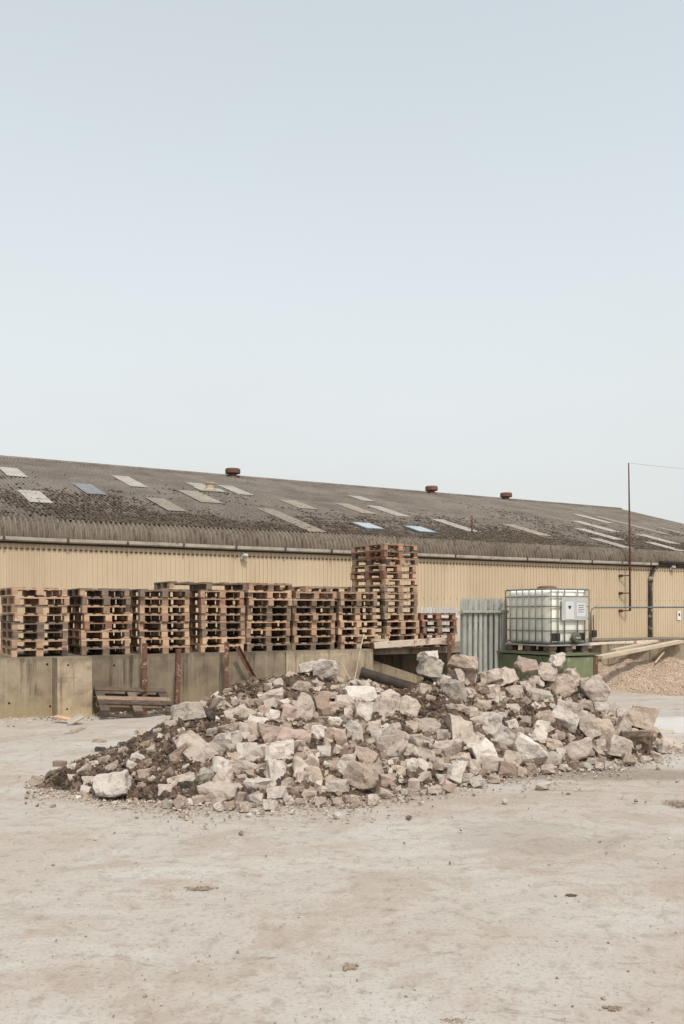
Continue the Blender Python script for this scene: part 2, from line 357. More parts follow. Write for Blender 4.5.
# ------------------------------------------------------------------ warehouse
NF = 11.26; SL, SR = -22.0, 36.2; PITCH = .150; RP = .287; RA = math.atan(RP); RR = .60; ZE = 3.82
NRIDGE = NF+14.6; NS0 = NF-.05+RR*(1-math.sin(RA)); ZS0 = ZE+RR*math.cos(RA); ZR = ZS0+RP*(NRIDGE-NS0)
wh = thing('warehouse', 'long low cream-clad warehouse with mossy corrugated grey roof behind the pallets', 'warehouse', P(0, NF, 0))
whl = wh.location.copy()
def wpart(name, me, mat, parent=None):
    o = link(name, me, mat, parent or wh)
    if not parent: o.location = -whl
    return o
def corrugated(prof, s0, s1, pitch, amp, samples, sub=1):
    # prof: list of (n, z, normal_n, normal_z); samples: wave offsets over one pitch as (fraction, height)
    ss = []; hh = []; k = math.floor(s0/pitch)
    while k*pitch < s1:
        for f_, h_ in samples:
            s_ = (k+f_)*pitch
            if s0 <= s_ <= s1: ss.append(s_); hh.append(h_*amp)
        k += 1
    vs = []; fs = []; n = len(ss)
    for (pn, pz, nn, nz) in prof:
        for s_, h_ in zip(ss, hh): vs.append(P(s_, pn+nn*h_, pz+nz*h_))
    for j in range(len(prof)-1):
        for i in range(n-1): fs.append((j*n+i, j*n+i+1, (j+1)*n+i+1, (j+1)*n+i))
    return mesh(vs, fs, True)
sine = [(k/8, math.sin(2*math.pi*k/8)) for k in range(8)]
trap = [(0, 0), (.44, 0), (.50, 1), (.84, 1), (.90, 0)]
def flat(me): me.polygons.foreach_set('use_smooth', [False]*len(me.polygons)); return me
cl = wpart('wall_cladding', flat(corrugated([(NF, -.05, -1, 0), (NF, 3.66, -1, 0)], SL, SR, PITCH, .022, trap)), M['clad'])
# dark blocks stand in for filler gaps under the eave; small fixings at mid-height
bm = bmesh.new()
for k in range(int((SR-SL)/PITCH)):
    for zf, m_ in ((3.505, 1), (2.2, 2)):
        if k % m_ == 0: bm_box(bm, P((math.floor(SL/PITCH)+1+k+.22)*PITCH, NF-.012, zf), (.055 if m_ == 1 else .016, .026, .034 if m_ == 1 else .016), Matrix.Rotation(AL, 3, 'Z'))
o = wpart('cladding_gaps_fixings', from_bm(bm), M['rust_dark'], None); o['kind'] = 'stuff'
ev = []
for k in range(10):
    th = math.pi/2 + (RA-math.pi/2)*k/9
    ev.append((NF-.05+RR*(1-math.sin(th)), ZE+RR*math.cos(th), -math.sin(th), math.cos(th)))
wpart('eave_sheet', corrugated([(NF-.05, ZE-.1, -1, 0)]+ev, SL, SR, PITCH, .05, sine), M['eave'])
nn, nz = -math.sin(RA), math.cos(RA)
def slope(q): return (NS0+q*(NRIDGE-NS0), ZS0+q*(ZR-ZS0), nn, nz)
roof = wpart('roof', corrugated([slope(-.004)]+[slope(q) for q in np.linspace(.1, 1, 8)], SL, SR, PITCH, .036, sine), M['roof'])
wpart('roof_back', corrugated([(NRIDGE, ZR, -nn, nz), (2*NRIDGE-NF, ZE, -nn, nz)], SL, SR, PITCH, .036, sine), M['roof'])
bm = bmesh.new(); tube(bm, [P(SL, NRIDGE, ZR+.0), P(SR, NRIDGE, ZR+.0)], .11, 10); wpart('ridge_cap', from_bm(bm, True), M['roof'])
# gable, back wall
for sg in (SL, SR):
    a = [P(sg, NF, -.05), P(sg, 2*NRIDGE-NF, -.05), P(sg, 2*NRIDGE-NF, ZE), P(sg, NRIDGE, ZR-.05), P(sg, NS0, ZS0-.05), P(sg, NF, ZE)]
    wpart('gable_wall', mesh(a, [tuple(range(6))]), M['clad'])
wpart('back_wall', mesh([P(SL, 2*NRIDGE-NF, 0), P(SR, 2*NRIDGE-NF, 0), P(SR, 2*NRIDGE-NF, ZE), P(SL, 2*NRIDGE-NF, ZE)], [(0, 1, 2, 3)]), M['clad'])
# gutters: a grey one to the downpipe, a black one set higher beyond it
sg = sn(657, NF-.15)
def gutter(s0, s1, z, m, nm):
    prof = [(0, 0), (.02, .012), (.10, .012), (.13, .03), (.14, .115), (.12, .12), (.11, .03), (.02, .03), (.02, .12), (0, .12)]
    vs = []; fs = []; st = np.linspace(s0, s1, max(2, int((s1-s0)/1.0))); n = len(prof)
    for s_ in st:
        dz = .012*fbm(s_, z, .4, 3)
        for a, b in prof: vs.append(P(s_, NF-.075-a, z+b+dz))
    for j in range(len(st)-1):
        for i in range(n): fs.append((j*n+i, j*n+(i+1) % n, (j+1)*n+(i+1) % n, (j+1)*n+i))
    fs.append(tuple(range(n))); fs.append(tuple((len(st)-1)*n+i for i in range(n)))
    return wpart(nm, mesh(vs, fs), m)
gu = gutter(SL, sg, 3.70, M['gutter'], 'gutter')
gutter(sn(660, NF-.15), SR, 3.80, M['black'], 'gutter')
for s_ in np.arange(sn(4, NF-.2), sg, 1.75):                       # joint clips of the gutter
    wpart('gutter_clip', wall_box(s_-.03, s_+.03, NF-.228, NF-.19, 3.685, 3.83), M['pipe'])
wpart('fascia_shade', wall_box(SL, SR, NF-.072, NF-.055, 3.645, 3.72), M['black'])  # black fascia strip; its colour doubles as the shadow line under the gutter
sd = sn(655, NF-.12)
pts = [P(sd, NF-.16, 3.72), P(sd, NF-.16, 3.62), P(sd-.22, NF-.12, 3.36), P(sd-.26, NF-.11, 3.2), P(sd-.26, NF-.11, 2.4), P(sd-.26, NF-.11, 1.2), P(sd-.26, NF-.11, .0)]
dp = wpart('downpipe', tube_me(pts, .085, 12), M['pipe'])
for zc_ in (3.05, 1.75):
    link('pipe_bracket', tube_me([P(sd-.26, NF-.11, zc_-.04), P(sd-.26, NF-.11, zc_+.04)], .105, 12), M['pipe'], dp)
# rooflight sheets, placed by their corners on the roof slope
def roof_hit(x, v):
    d = ray(x, v); N = np.array([SA*RP, -CA*RP, 1.0]); p0 = np.array(P(0, NS0, ZS0)); c0 = np.array([0, 0, CAMH])
    k = np.dot(N, p0-c0)/np.dot(N, d); p = c0+d*k; q = p-np.array([0, Z0, 0])
    return q[0]*CA+q[1]*SA, -q[0]*SA+q[1]*CA
SKY = [(-5,468,13,468.5,32.5,478.4,10,477,'white'),(10.5,490.4,33,491.8,61,505,35,503.5,'white'),(65,483.3,82.5,484.7,109.6,496,93,495.3,'blue'),
 (107.5,476,125,477,151,488.6,134,487.6,'white'),(146,498,164,500,187,512.7,166,511.6,'tan'),(176.5,491,197,492,222.6,504,202,503.5,'tan'),
 (184,482.5,202,485,222.6,493,202,492,'white'),(215,485,225,487,249,496,238,495,'white'),(251,506.5,271,511.6,335,534.7,312,534.7,'tan'),(276,500,294,501.4,320,510.6,299,509,'tan'),
 (347.5,496,356,497,371,502,361.6,501.4,'white'),(333.5,503.7,343,504.6,370,514.6,361.6,514,'tan'),(365,506,376.5,507,409,517.7,396.7,517,'white'),
 (433,520,443,520.4,480,533,463,532,'white'),(503.5,525,513.5,525.4,551,537,538.7,536.5,'tan'),
 (572.7,514.8,580,515.3,612.6,524,603.5,523.5,'white'),(574.5,521.7,580,522,615,532.6,607,532,'white'),(574.5,529,580,529.3,620,540.7,612,540,'white'),
 (589,539,595,539,632.5,550.7,625,550,'white'),(632.5,534.4,638,535,678.7,545,670,544,'white'),(647,543,655,543,690,554.5,682,554,'white'),
 (596,517,602,517.5,668,535,660,535,'tan'),(658,528,662,528,690,536,684,536,'tan')]
def roof_rect(q):
    h = [roof_hit(q[i], q[i+1]) for i in (0, 2, 4, 6)]
    s0 = (h[0][0]+h[3][0])/2; s1 = (h[1][0]+h[2][0])/2; n1 = (h[0][1]+h[1][1])/2; n0 = (h[2][1]+h[3][1])/2
    s1 = max(s1, s0+.75)
    return s0, s1, max(n0, NS0+.1), min(n1, NRIDGE-.2)
SHEETS = []
for q in SKY:
    s0, s1, n0, n1 = roof_rect(q); SHEETS.append((s0, s1, n0, n1))
    f0, f1 = (n0-NS0)/(NRIDGE-NS0), (n1-NS0)/(NRIDGE-NS0)
    pr = []
    for f_ in np.linspace(f0, f1, 3):
        a, b, c_, d_ = slope(f_); pr.append((a+nn*.046, b+nz*.046, c_, d_))
    link('rooflight', corrugated(pr, s0, s1, PITCH, .007, sine), M['sheet_'+q[8]], roof)
for q in ((353,525.3,367.7,525.6,380,531,367,531), (405.5,528.8,417.7,529,431,534.4,419.5,534)):
    s0, s1, n0, n1 = roof_rect(q); SHEETS.append((s0, s1, n0, n1)); f0, f1 = (n0-NS0)/(NRIDGE-NS0), (n1-NS0)/(NRIDGE-NS0)
    a, b = slope(f0), slope(f1); bm = bmesh.new(); mid = P((s0+s1)/2, (a[0]+b[0])/2+nn*.06, (a[1]+b[1])/2+nz*.06)
    R = Matrix.Rotation(AL, 3, 'Z') @ Matrix.Rotation(RA, 3, 'X'); L = math.hypot(b[0]-a[0], b[1]-a[1])
    rl = wpart('glazed_rooflight', box_me((.01, .01, .01)), M['tube']); rl.data = bpy.data.meshes.new('m')
    bm_box(bm, mid, (s1-s0+.12, L+.12, .08), R); rl.data = from_bm(bm); rl.data.materials.append(M['tube'])
    bm = bmesh.new(); bm_box(bm, mid+R @ Vector((0, 0, .045)), (s1-s0, L, .02), R); link('pane', from_bm(bm), M['glass'], rl)
# moss clumps thick along the bottom of the slope, thin above
pts = []; sz = []
while len(pts) < 22000:
    s_ = rng.uniform(sn(-10, NF), SR); q = min(1, rng.exponential(.12)) if rng.random() < .7 else rng.uniform(0, 1)
    n_ = NS0+q*(NRIDGE-NS0); z_ = ZS0+q*(ZR-ZS0)
    if fbm(s_, n_, .22, 4, 2.2) + fbm(s_, n_, 1.3, 3, 5)*.5 + rng.normal(0, .22) < (q-.22)*1.5: continue
    if any(a-.05 < s_ < b+.05 and c_-.05 < n_ < d_+.05 for a, b, c_, d_ in SHEETS) and rng.random() < .8: continue
    pts.append(P(s_, n_+nn*.03, z_+nz*.03)); sz.append(rng.uniform(.025, .085))
mo = link('moss', crumbs_me(np.array(pts), sz, .55), M['moss'], roof); mo['kind'] = 'stuff'
# ridge cowls
def cowl(x, r, off=0.0):
    s_ = sn(x, NRIDGE); e = link('ridge_vent', None, parent=wh, loc=P(s_, NRIDGE-.1, ZR-.15)-whl)
    link('neck', lathe_me([(r*.8, -.1), (r*.72, .16), (r*.52, .2), (r*.5, .42)]), M['rust_red'], e)
    link('cap', lathe_me([(r*.55, .28), (r*.98, .31), (r, .33), (r, .50), (r*.9, .55), (r*.3, .58)]), M['rust_red'], e)
cowl(232, .38); cowl(430.5, .36); cowl(505, .36)
s_, n_ = roof_hit(210, 491); e = link('vent_stub', lathe_me([(.26, -.1), (.26, .06), (.18, .1), (.18, .28), (.22, .30), (.22, .36)]), M['plank'], wh, P(s_, n_, ZS0+RP*(n_-NS0))-whl)
R = Matrix.Rotation(AL, 3, 'Z') @ Matrix.Rotation(RA, 3, 'X'); bm = bmesh.new(); bm_box(bm, (0, 0, .06), (1.2, .9, .03), R); link('flashing', from_bm(bm), M['sheet_white'], e)
s_, n_ = roof_hit(472, 534); link('flue_pipe', tube_me([(0, 0, -.1), (0, 0, .75)], .03), M['rust_dark'], wh, P(s_, n_, ZS0+RP*(n_-NS0))-whl)
# things fixed to the facade
ms = sn(630, NF-.3); zt = zat(629, 463, NF-.3)
mast = thing('antenna_mast', 'tall thin rusty mast bracketed to the warehouse wall near the downpipe', 'mast', P(ms, NF-.3, zat(630, 611, NF-.3)))
ml = mast.location.copy()
link('pole', tube_me([P(ms, NF-.3, ml.z)-ml, P(ms-.02, NF-.3, 5)-ml, P(ms-.08, NF-.3, zt)-ml], [.045, .04, .025], 8), M['rust_dark'], mast)
for v in (575.5, 593, 610.5):
    zb = zat(630, v, NF-.3); bm = bmesh.new()
    tube(bm, [P(ms, NF-.3, zb)-ml, P(ms-.30, NF-.16, zb-.01)-ml], .025, 6); tube(bm, [P(ms-.30, NF-.16, zb-.01)-ml, P(ms-.31, NF-.0, zb-.01)-ml], .06, 8)
    link('bracket', from_bm(bm), M['rust_dark'], mast)
pts = []
a, b = P(ms-.08, NF-.3, zt), P(ms+14, NF+1, zt+.9)
for k in range(13): q = k/12; p = a.lerp(b, q); p.z -= .6*q*(1-q); pts.append(p)
tag(link('wire', tube_me(pts, .005, 5), M['tube']), 'thin wire running right from the top of the mast', 'wire')
def wall_lamp(x, v, label, tilt):
    s_ = sn(x, NF-.12); e = thing('wall_lamp', label, 'lamp', P(s_, NF-.06, zat(x, v, NF-.12)), AL)
    link('bracket', box_me((.10, .08, .10)), M['white_metal'], e, (0, .01, -.02))
    link('housing', box_me((.18, .12, .09), .015), M['white_metal'], e, (.05, -.11, .05), (math.radians(tilt), 0, .3))
    link('arm', tube_me([(0, -.02, 0), (.12, -.08, -.14)], .02), M['white_metal'], e)
wall_lamp(243, 557, 'small white lamp under the eave above the pallet stacks', -20)
wall_lamp(672, 568, 'small white lamp on the warehouse wall right of the downpipe', 15)
ss = sn(679, NF-.04); e = thing('wall_sign', 'small white notice on the warehouse wall at the right edge', 'sign', P(ss, NF-.045, zat(679, 620, NF-.04)), AL)
link('plate', box_me((.24, .012, .40)), M['paper'], e, (0, 0, .2)); link('mark', box_me((.10, .006, .12)), M['ink'], e, (0, -.010, .24))
sb = sn(593.5, NF-.1); e = thing('junction_box', 'small dark box on the warehouse wall beside the plastic tank', 'box', P(sb, NF-.12, zat(593.5, 637, NF-.1)), AL)
link('case', box_me((.24, .14, .28), .015), M['black'], e, (0, 0, .14)); link('conduit', tube_me([(0, 0, .28), (0, .03, .9)], .02), M['black'], e)

# ------------------------------------------------------------------ retaining wall, platform
WZ = .96; s53, s93, s287, s374 = sn(53, 0), sn(92, -.34), sn(287, 0), sn(374, 0)
sE = sn(598, 0)
def conc(name, label, me, m='wall'):
    return tag(link(name, me, M[m]), label, 'wall')
def panel(s0, s1, n0, n1, z0, z1, bow=.006):
    # wall panel with a slightly uneven face and worn top edge
    ns = max(4, int((s1-s0)/.10)); nz_ = 11; vs = []; fs = []
    for j in range(nz_):
        for i in range(ns+1):
            s_ = s0+(s1-s0)*i/ns; z_ = z0+(z1-z0)*j/(nz_-1)
            vs.append(P(s_, n0+bow*fbm(s_, z_*2, 1.6, 4, 4)+(.03 if j == nz_-1 else 0)*(.5+.5*fbm(s_, 0, 5, 3)), z_-(.012*abs(fbm(s_, 1, 3, 3, 8)) if j == nz_-1 else 0)))
    w_ = ns+1
    for j in range(nz_-1):
        for i in range(ns): fs.append((j*w_+i, j*w_+i+1, (j+1)*w_+i+1, (j+1)*w_+i))
    b0 = len(vs); top = [(nz_-1)*w_+i for i in range(w_)]
    for i in range(w_): vs.append(P(s0+(s1-s0)*i/ns, n1, z1))
    for i in range(w_): vs.append(P(s0+(s1-s0)*i/ns, n1, z0))
    for i in range(ns): fs += [(top[i], top[i+1], b0+i+1, b0+i), (b0+i, b0+i+1, b0+w_+i+1, b0+w_+i), (b0+w_+i, b0+w_+i+1, i+1, i)]
    fs.append(tuple([j*w_ for j in range(nz_)][::-1]+[b0+w_, b0])); fs.append(tuple([j*w_+ns for j in range(nz_)]+[b0+ns, b0+w_+ns]))
    me = mesh(vs, fs); return me
HOLES = [(9, 703), (46, 690), (40, 700)]
wl_ = conc('retaining_wall', 'stained concrete retaining wall under the leftmost pallet stack', panel(sn(-90, 0), s53-.008, 0, .25, -.05, WZ))
wb_ = conc('wall_buttress', 'rounded concrete buttress at the end of the leftmost wall section', panel(s53, s93, -.34, .24, -.05, WZ-.004, .03), 'wall_pale')
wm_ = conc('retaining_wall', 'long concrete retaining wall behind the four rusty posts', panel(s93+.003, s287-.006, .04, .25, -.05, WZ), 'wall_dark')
wr_ = conc('retaining_wall', 'pale concrete wall section in the middle, behind the hanging cord', panel(s287, s374, .025, .25, -.05, WZ-.003), 'wall_pale')
for par, (x, v, n_) in ((wl_, (9, 703, 0)), (wl_, (47, 664, 0)), (wl_, (50, 706, 0)), (wb_, (68, 665, -.34)), (wb_, (67, 709, -.34)), (wm_, (114, 665, .04))):
    link('tie_hole', tube_me([P(sn(x, n_), n_-.012, zat(x, v, n_)), P(sn(x, n_), n_+.05, zat(x, v, n_))], .017, 8), M['ink'], par)
# recess with a sloping cheek, then the back wall running on to the right
conc('recess_wall', 'concrete wall darkened as shade, set back under the cream beam', panel(s374-.4, sE+.6, 1.45, 1.75, -.05, WZ-.135), 'wall_dark')  # darker concrete tone paints in the shade of the recess
bm = bmesh.new()
pr = [(s374+.004, -.05), (s374+1.75, -.05), (s374+1.75, .22), (s374+.10, .74), (s374+.004, .77)]
va = [bm.verts.new(P(a, .30, b)) for a, b in pr]; vb = [bm.verts.new(P(a, .62, b)) for a, b in pr]
bm.faces.new(va); bm.faces.new(vb[::-1])
for i in range(5): bm.faces.new((va[i], vb[i], vb[(i+1) % 5], va[(i+1) % 5]))
conc('sloping_wing_wall', 'sloping concrete wing wall below the cream beam, beside the black duct', from_bm(bm))
conc('retaining_wall', 'grey concrete retaining wall behind the gravel pile at the right', panel(sE+.35, sn(760, 0), 0, .25, -.05, WZ-.02))
conc('return_wall', 'short concrete return wall behind the green platform', wall_box(sE+.10, sE+.345, .004, 1.45, -.05, WZ-.03))
pf = link('platform', wall_box(sn(-90, 0), s374-.004, .256, 3.2, -.05, WZ-.004), M['wall']); pf['kind'] = 'structure'
pf = link('platform', wall_box(s374+.002, sE+.09, .262, 1.755, WZ-.13, WZ-.006), M['wall']); pf['kind'] = 'structure'
pf = link('platform', wall_box(s374, sn(760, 0), 1.76, 3.2, -.05, WZ-.012), M['wall']); pf['kind'] = 'structure'

# ------------------------------------------------------------------ pallets
CACHE = {}
def bx(d, wi):
    k = (tuple(round(x, 4) for x in d), wi)
    if k not in CACHE: CACHE[k] = box_me(d); CACHE[k].materials.append(M['wood%d' % wi])
    return CACHE[k]
ORD = ['bottom', 'second', 'third', 'fourth', 'fifth', 'sixth', 'seventh', 'eighth', 'ninth', 'tenth', 'eleventh', 'twelfth', 'thirteenth', 'fourteenth', 'fifteenth', 'sixteenth']
def pallet(loc, rz, wd, ln, wi, label, group=None, name='pallet', rot=None, missing=(), h=.144):
    e = tag(link(name, None, loc=loc, rot=rot or (0, 0, rz)), label, 'pallet', group)
    tb, bh = .020, h-3*.020-.001; pick = lambda: wi if random.random() < .8 else random.choice((0, 1, 2, 2, 4))
    bwid = (.085, .112, .085); ys = (-ln/2+.0725, 0, ln/2-.0725); xs = (-wd/2+.0425, 0, wd/2-.0425)
    for i, x_ in enumerate(xs):
        link('bottom_board', bx((bwid[i], ln, tb), pick()), None, e, (x_, 0, tb/2))
        for y_ in ys: link('block', bx((bwid[i]-.002, .143, bh), pick()), None, e, (x_, y_, tb+bh/2))
    for y_ in ys: link('cross_board', bx((wd, .145, tb), pick()), None, e, (0, y_, tb*1.5+bh))
    for i, q in enumerate(np.linspace(-wd/2+.0725, wd/2-.0725, 5)):
        if i in missing: continue
        link('top_board', bx((.143 if i % 2 == 0 else .1, ln-random.uniform(0, .006), tb), pick()), None, e, (q, 0, tb*2.5+bh))
    return e
PN = .32
STK = [('leftmost pallet stack', 12, 68, 8, (0, 0, 1, 0, 2, 2, 1, 0)[::-1], 0), ('pallet stack second from left', 82, 131, 8, (2, 0, 0, 3, 0, 1, 2, 2), 0),
 ('pallet stack third from left', 140.5, 190, 8, (1, 0, 0, 0, 1, 0, 1, 2), 0), ('pallet stack under the long overhanging pallet', 201, 244.5, 8, (0, 0, 2, 1, 1, 1, 3, 1), 0),
 ('pallet stack fifth from left', 248, 291.7, 9, (2, 2, 1, 0, 2, 2, 0, 0, 1), 0), ('pallet stack sixth from left', 294, 335.6, 8, (2, 1, 1, 0, 1, 2, 2, 1), 0),
 ('stack left of the tall pallet tower', 340, 377, 8, (0, 0, 0, 0, 0, 2, 2, 1), 0), ('tall pallet tower', 384.5, 418, 15, (0, 0, 1, 0, 0, 2, 1, 1, 1, 0, 3, 1, 1, 3, 1), 0),
 ('low pallet stack right of the tower', 421, 456, 5, (3, 3, 2, 3, 3), .05)]
for nm_, x0, x1, n, wis, dn in STK:
    n_ = PN+dn; s0, s1 = sn(x0, n_), sn(x1, n_); base = WZ-.002; wd = s1-s0
    if s0 > s374-.9 : n_ = PN+dn
    hh = .144
    for k in range(n):
        top = k == n-1
        sh = random.gauss(0, .016)
        if 'tower' in nm_ and 'tall' in nm_ and 'left' not in nm_: sh += -.02 if k >= 6 else .0
        nn_ = n_+(.65 if n > 10 else .60)+random.gauss(0, .016)
        lab = ('topmost pallet of the ' if top else ORD[k]+' pallet from the bottom of the ' if k else 'bottom pallet of the ')+nm_
        pallet(P((s0+s1)/2+sh, nn_, base+k*hh), AL+random.gauss(0, .02), wd-random.uniform(0, .02), 1.30 if n > 10 else 1.2, wis[k], 'wooden '+lab, 'pallets stacked on the platform', missing=(random.choice((1, 3)),) if random.random() < .3 else ())
# the long pallet overhanging stacks three and four
a, b = sn(166, PN+.3), sn(243, PN+.3)
pallet(P((a+b)/2, PN+.55, WZ-.002+8*.144+.002), AL, b-a, .9, 2, 'long wooden pallet lying across the top of the fourth stack, overhanging left', 'pallets stacked on the platform')
# second row glimpsed behind
for i, (x0, x1, n) in enumerate(((306, 352, 9),)):
    n_ = PN+1.45; s0, s1 = sn(x0, n_), sn(x1, n_)
    for k in range(n):
        pallet(P((s0+s1)/2+random.gauss(0, .01), n_+.6, WZ-.002+k*.144), AL+random.gauss(0, .012), s1-s0, 1.2, (1, 2)[k % 2], 'wooden %s of the back row stack left of the tower' % ('topmost pallet' if k == n-1 else 'bottom pallet' if k == 0 else ORD[k]+' pallet from the bottom'), 'pallets stacked on the platform')
# old dark pallet tipped against the foot of the wall
pallet(P(sn(133, -.5), -.52, .14), AL, .9, 1.2, 4, 'old dark broken pallet tipped against the foot of the wall beside the buttress', rot=(math.radians(-4), math.radians(19), AL-math.pi/2-.12), missing=(1, 4))

# ------------------------------------------------------------------ timber, posts, duct, cords
a, b = P(sn(373, .12), .10, 0), P(sn(449, .12), .10, 0)
L = (b-a).length; e = thing('timber_beam', 'pale cream painted beam bridging the recess below the tall pallet tower', 'beam', P((sn(373, .12)+sn(449, .12))/2, .14, WZ+.002), AL); e.rotation_euler = (0, -.038, AL); e.location.z += .033
link('beam', box_me((L, .16, .13), .008), M['beam'], e, (0, 0, .066)); link('end_plate', box_me((.012, .15, .12)), M['rust'], e, (-L/2-.007, 0, .066))
s_ = sn(390, .14); tag(link('wood_scrap', box_me((.45, .10, .06), .006), M['plank'], None, P(sn(380, .2), .19, WZ+.165), (0, .05, AL+.3)), 'short pale wood scrap resting on the left end of the cream beam', 'scrap')
def post(x, vt, lean, label, n_=-.25, r=.032, zb=-.03):
    s_ = sn(x, n_); z1 = zat(x, vt, n_)
    e = thing('rusty_post', label, 'post', P(s_+lean, n_, zb)); l = e.location
    bm = bmesh.new(); p0, p1 = P(s_+lean, n_, zb)-l, P(s_, n_, z1)-l
    d = p1-p0; R = d.to_track_quat('Z', 'X').to_matrix()
    bm_box(bm, p0+d*.5+R @ Vector((0, .026, 0)), (.085, .010, d.length), R); bm_box(bm, p0+d*.5+R @ Vector((.038, -.006, 0)), (.009, .053, d.length), R)
    link('angle_bar', from_bm(bm), M['rust'], e); bm = bmesh.new(); bm_box(bm, p0+d*.97+R @ Vector((-.002, .019, 0)), (.012, .004, .03), R); link('bolt_hole', from_bm(bm), M['ink'], e)
post(145, 643, 0, 'rusty steel post standing left of the others in front of the wall'); post(178.5, 649, -.03, 'short rusty steel post just above the large grey slab')
post(227, 642, 0, 'rusty upright steel post just left of the leaning one', -.2); post(237.5, 647, .62, 'rusty steel post leaning right against the wall', -.18)
post(449.3, 634, 0, 'rusty stub post at the right end of the cream beam', -.02, zb=.0)
c0 = P(sn(367, -.3), -.05, zat(367, 672, -.05)); c1 = P(sn(400, -.45), -.45, zat(400, 684, -.45)); c1 = c0+(c1-c0)*((c0.z-.09)/(c0.z-c1.z))     # leans on the wall end, foot on the ground behind the heap
e = thing('black_duct', 'black plastic duct leaning aslant against the wall end below the cream beam', 'pipe', (c0+c1)/2); l = e.location
bm = bmesh.new(); tube(bm, [c0-l, c1-l], .105, 16, False); tube(bm, [c0-l, c1-l], .09, 16, False); link('pipe', from_bm(bm, True), M['blackpipe'], e)
bm = bmesh.new(); dd = (c1-c0).normalized()*.05; tube(bm, [c0-l, c0-l+dd], .113, 16, False); tube(bm, [c0-l, c0-l+dd], .104, 16, False); link('rim', from_bm(bm, True), M['blackpipe'], e)
def cord(px, label, n_=-.1, r=.010):
    pts = [P(sn(x, n), n, zat(x, v, n)) for x, v, n in px]; out = []
    for i in range(len(pts)-1):
        p0, p1, p2, p3 = pts[max(i-1, 0)], pts[i], pts[i+1], pts[min(i+2, len(pts)-1)]
        for k in range(6):
            q = k/6; out.append(.5*((2*p1)+(p2-p0)*q+(2*p0-5*p1+4*p2-p3)*q*q+(3*p1-p0-3*p2+p3)*q**3))
    out.append(pts[-1]); tag(link('cord', tube_me(out, r, 6), M['cord']), label, 'cord')
cord([(364, 634, .28), (360, 651, -.04), (356, 672, -.1), (353.5, 684, -.5)], 'pale cord hanging down the wall from the pallets above')
cord([(334, 661, -.04), (341, 663, -.2), (346, 672, -.4), (350, 679, -.7)], 'short pale cord curling on the wall left of the hanging one')

# tube railing on the right wall
rn = .35; sp = sn(591, rn); e = thing('tube_railing', 'grey tube railing along the wall top, right of the plastic tank', 'railing', P(sp, rn, WZ-.02)); l = e.location
zt = zat(596, 607.5, rn); sr = sn(790, rn)
pts = [P(sp, rn, WZ-.02)-l, P(sp, rn, zt-.12)-l, P(sp+.03, rn, zt-.04)-l, P(sp+.11, rn, zt)-l, P((sp+sr)/2, rn, zt+.02)-l, P(sr, rn, zt+.04)-l]
link('rail', tube_me(pts, .021, 8), M['tube'], e); link('post', tube_me([P(sr, rn, WZ-.02)-l, P(sr, rn, zt+.04)-l], .021, 8), M['tube'], e)
link('base_plate', box_me((.12, .12, .012)), M['tube'], e, (0, 0, .006))
def plank(x0, v0, n0, x1, v1, n1, w_, h_, label, m='plank'):
    a, b = P(sn(x0, n0), n0, zat(x0, v0, n0)), P(sn(x1, n1), n1, zat(x1, v1, n1)); d = b-a
    R = d.to_track_quat('X', 'Z').to_matrix(); me = box_me((d.length, w_, h_), .004)
    o = tag(link('plank', me, M[m], None, (a+b)/2), label, 'plank'); o.rotation_euler = R.to_euler(); return o
plank(598, 657.5, -1.4, 680, 641.5, -.05, .20, .075, 'long pale plank sloping up over the gravel to the wall top')
plank(613, 650.5, -.55, 656, 641.2, .05, .15, .05, 'shorter pale plank behind the long one over the gravel')
plank(588, 644.2, .10, 656, 641.2, .16, .12, .06, 'pale board lying flat along the wall top under the railing', 'beam')
plank(664, 652, -.35, 655, 663, -.6, .03, .03, 'thin pale stick propped under the sloping plank')

# ------------------------------------------------------------------ green steel platform, plastic tank, palisade panel
GN = -3.49; gs0, gs1 = sn(563, GN), sn(598, GN); GZ = .965; W = gs1-gs0; GD = 1.72
e = thing('green_platform', 'green painted steel platform box under the plastic tank', 'platform', P(gs0, GN, 0), AL)
link('front_panel', box_me((W-.21, .02, GZ-.07)), M['green_worn'], e, (W/2, .02, (GZ-.05)/2)); link('back_panel', box_me((W-.21, .02, GZ-.07)), M['green'], e, (W/2, GD-.02, (GZ-.05)/2))
for x, y, m in ((.05, .05, 'green'), (W-.05, .05, 'rust'), (.05, GD-.05, 'green'), (W-.05, GD-.05, 'green')): link('corner_post', box_me((.10, .10, GZ-.05)), M[m], e, (x, y, (GZ-.05)/2))
for x in (.02, W-.02): link('side_panel', box_me((.02, GD-.21, GZ-.07)), M['green'], e, (x, GD/2, (GZ-.05)/2))
for y in (.55, 1.15): link('stiffener', box_me((.03, .05, GZ-.08)), M['green'], e, (-.008, y, (GZ-.06)/2))
link('top_plate', box_me((W+.04, GD+.04, .03)), M['green'], e, (W/2, GD/2, GZ-.020))
